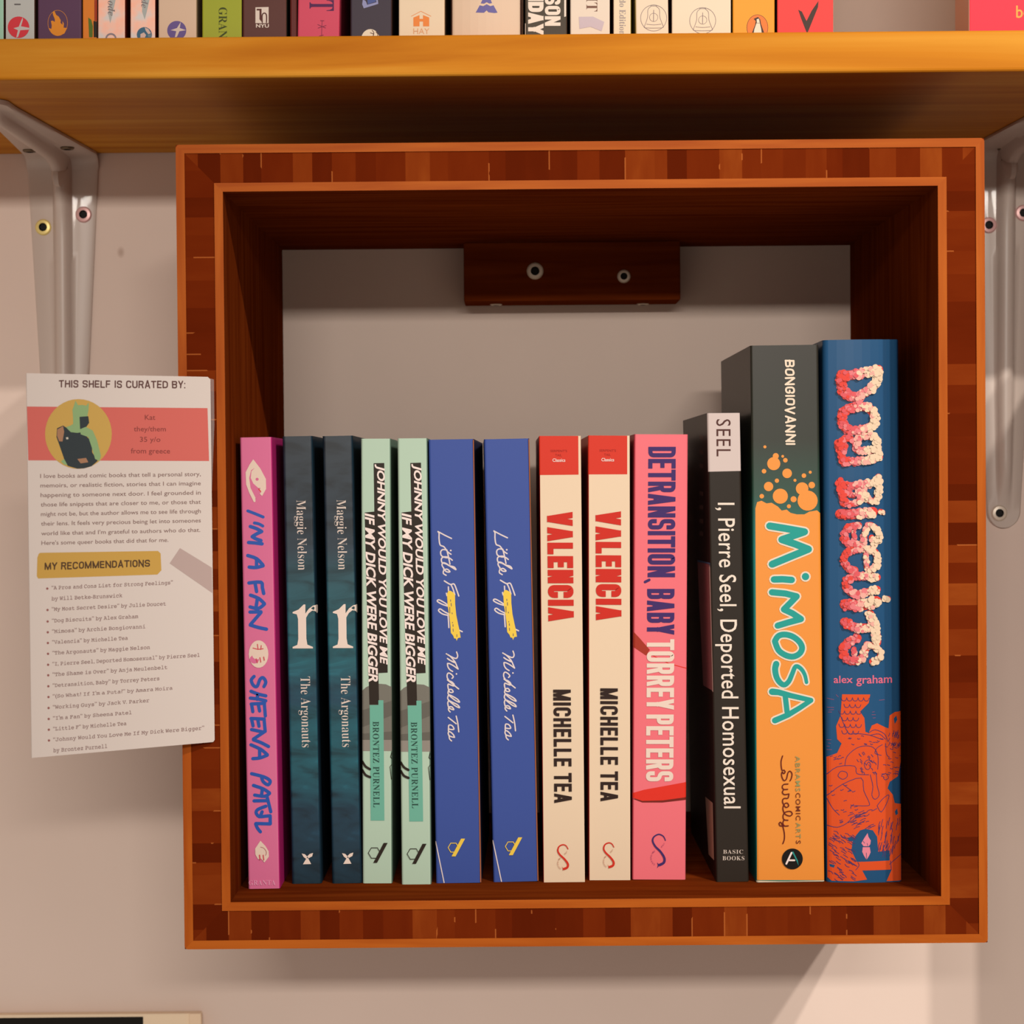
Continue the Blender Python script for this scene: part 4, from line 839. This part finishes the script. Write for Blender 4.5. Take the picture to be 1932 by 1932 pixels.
bk.pr('publisher_mark', [mat((70, 112, 140)), mat((228, 196, 184)), mat((120, 140, 150))], [(circle(272.5, 65.5, 14.2, n=26), 0), (zT([(1600,390),(1640,370),(1665,400),(1650,430),(1600,430)]), 1), (zT([(1650,315),(1690,330),(1720,380),(1690,390),(1660,350)]), 1), (zT([(1680,395),(1725,390),(1725,425),(1690,425)]), 2)], creep=0.01, label='round blue emblem')
bk = up('cream paperback with a round violet emblem, beside the lime green one', 298.5, 371, (230, 196, 168), side_r=(190, 160, 120))
bk.pr('publisher_mark', [mat((112, 92, 152)), mat((226, 204, 190))], [(circle(333.5, 57.5, 18, n=30), 0), (z1([(1030,125),(1024,160),(1060,172),(1022,178),(1008,210),(996,212),(1004,178),(972,172),(1008,160)]), 1)], creep=0.01, label='round violet emblem')
bk = up('lime green paperback with dark serif capitals', 381, 456.5, (166, 172, 44))
bk.pr('title', mat((70, 78, 26)), text('GRAN', 'V', 412.5, 428.5, 14, 72, 0, -0.006, 0, 1, 'serif'))
bk = up('dark brown paperback with a white square emblem', 457.5, 541, (94, 50, 42), side_r=(50, 50, 40))
bk.pr('publisher_mark', [mat((232, 214, 200)), mat((94, 50, 42))], [(z1([(1455,42),(1530,40),(1530,132),(1455,132)]), 0), (z1([(1462,50),(1490,50),(1490,125),(1478,110),(1478,60),(1462,60)]), 1)] + [(p, 1) for p in ribbon(smooth(z1([(1494,128),(1494,85),(1508,75),(1518,88),(1518,128)])), 2.2)] + [(p, 0) for p in text('NYU', 'H', 483, 507.5, 45.5, 52.5, 0, 0.03)], creep=0.003, label='white emblem')
up('thin maroon book wedged between the dark brown and rose pink ones', 547, 560, (98, 30, 24), H=188)
bk = up('rose pink book with dark purple lettering and a small ornament', 561.5, 640, (216, 74, 100), side_r=(190, 60, 84), x1t=642)
bk.pr('title', mat((86, 36, 84)), text('ST', 'V', 583, 631, -18, 20.5, 0, 0.0, 0, 1.0, 'serif'))
bk.pr('ornament', mat((130, 40, 74)), strokes(z1, 0.9, [[(1835,118),(1832,205)], [(1810,140),(1855,160)], [(1812,160),(1858,145)], [(1820,205),(1842,200)], [(1826,118),(1846,118)]], 2))
bk = up('navy book with a pale ball print, beside the cream book with an orange emblem', 661, 739, (62, 50, 62))
bk.pr('title', [mat((150, 150, 190)), mat((80, 92, 150))], [(zU([(262,50),(280,95),(445,45),(440,0),(420,0),(425,25),(318,55),(310,30),(300,10),(280,0),(268,0)]), 0), (zU([(320,-5),(415,-5),(418,20),(325,48)]), 1)], creep=0.01)
bk.pr('ball_print', [mat((240, 222, 196)), mat((110, 76, 62))], [(circle(640 + 355/6.0375, 75, 17.5, 20, 28), 0)] + [(p, 1) for p in strokes(zU, 1.4, [[(375,345),(395,375),(385,420)], [(355,375),(388,385)], [(420,365),(440,390),(435,420)], [(395,375),(385,420)]], 3)], creep=0.002)
bk = up('cream paperback with a small orange house emblem', 752, 839, (238, 212, 180), side_r=(206, 170, 134))
bk.pr('publisher_mark', mat((240, 138, 64)), ribbon(zU([(822,185),(930,128),(1045,185)]), 0.9) + [zU(p) for p in [[(845,200),(915,172),(915,300),(845,300)], [(955,172),(1025,200),(1025,300),(955,300)], [(912,215),(958,215),(958,245),(912,245)]]], label='orange house emblem')
bk.pr('publisher_name', mat((232, 168, 120)), text('HAY', 'H', 780, 810, 53.5, 64, 0, -0.004) + text('PRESS', 'H', 780, 809, 67, 75, 0, -0.004))
bk = up('thick cream book with a rounded spine and a violet triangle emblem', 850.5, 984, (232, 200, 172), r=1.6, bulge=2.0, H=205)
bk.pr('publisher_mark', mat((112, 104, 164)), [zU(p) for p in [[(1640,-20),(1720,-20),(1740,35),(1710,40),(1680,25),(1650,42),(1612,38)], [(1600,60),(1640,70),(1680,48),(1720,70),(1758,60),(1803,142),(1770,148),(1700,140),(1680,118),(1650,145),(1555,142)]]], label='violet triangle emblem')
bk = up('black paperback with heavy white capitals, between two pale books', 990.5, 1070, (74, 62, 48), side_l=(20, 18, 16))
bk.pr('title', mat((246, 226, 208)), block('SON', 'V', 1028, 1057.5, -8, 48.8, 6.3, 0, 0.35) + block('NDAYE', 'V', 996.5, 1025.5, -18, 84, 7.6, 0, 0.2))
bk.pr('white_edge', mat((240, 222, 206)), [[(1064.5, 0), (1068, 0), (1068, 31), (1064.5, 32)], [(987.8 + 3, 44), (990.5 + 1.5, 44), (992, 68), (990.8, 68)]])
bk = up('white paperback with a lavender bent band, beside the black one', 1075.5, 1151, (236, 216, 196))
bk.pr('title', mat((130, 92, 76)), text('IT', 'V', 1106.5, 1127, -6, 21.5, 0, -0.006, 0, 1, 'serif'))
bk.pr('lavender_band', mat((208, 188, 194)), [zW([(798,192),(960,190),(1087,250),(1057,355),(930,305),(805,328)])], label='lavender bent band')
bk = up('slim cream paperback with grey vertical lettering', 1156.5, 1191, (238, 216, 184), side_r=(160, 140, 60))
bk.pr('title', mat((168, 152, 148)), text('do Edition', 'V', 1168.5, 1180.5, -2, 66, 0, -0.004, 0, 1, 'serif'))
def bell(z, m):
    bk.pr('publisher_mark', m, ring(*z([(1650, 205)])[0], 24.6, 0.9) + ring(*z([(1650, 198)])[0], 7.8, 0.7) + ribbon(z([(1650,115),(1648,240)]), 1.1) + strokes(z, 0.9, [[(1620,72),(1585,110),(1580,200),(1545,300)], [(1680,72),(1715,110),(1722,200),(1760,300)], [(1570,275),(1650,283),(1735,275)], [(1545,300),(1560,318),(1740,318),(1760,300)], [(1618,68),(1684,68)]], 4))
BG = mat((142, 124, 124))
bk = up('cream paperback with an outlined bell emblem, beside the slim cream one', 1200, 1262, (240, 216, 188), side_l=(225, 200, 130), x0t=1198)
bell(zW, BG)
bk = up('wide cream paperback with an outlined bell emblem, beside the orange book', 1267, 1379.5, (240, 218, 190))
zX = lambda pts: [(a + 92.5, b_ + 5) for a, b_ in zW(pts)]
bell(zX, BG)
bk = up('orange paperback with an oval bird emblem, beside the red one', 1382, 1462, (244, 160, 46), side_r=(90, 30, 20), side_l=(140, 110, 40))
bk.pr('publisher_mark', [mat((244, 128, 60)), mat((70, 52, 42)), mat((240, 222, 196))], [(circle(1429, 52, 20.3, 24.5, 32), 1), (circle(1429, 52, 19.5, 23.7, 32), 0), (z3([(432,100),(445,95),(457,108),(462,135),(478,180),(478,215),(410,215),(412,180),(428,140),(432,118),(420,106)]), 1), (z3([(436,130),(455,130),(462,160),(468,215),(418,215),(424,165)]), 2), (z3([(437,108),(450,104),(455,128),(438,128)]), 2)], creep=0.008, label='oval bird emblem')
bk = up('red paperback with a dark tick-shaped emblem, last before the gap', 1466, 1572.5, (238, 66, 62), side_r=(232, 206, 176), r=0.6)
bk.pr('publisher_mark', mat((72, 52, 44)), [z3([(670,55),(690,65),(716,118),(745,60),(783,5),(780,40),(720,188),(712,170),(685,100)])], label='dark tick emblem')
bk = up('crimson book facing out past the gap on the upper shelf', 1828, 2390, (236, 52, 72), side_l=(240, 182, 160), H=198, depth=28)
bk.pr('title', mat((244, 170, 80)), text('bo', 'H', 1917, 1946, 10.5, 34, 0, 0.012))
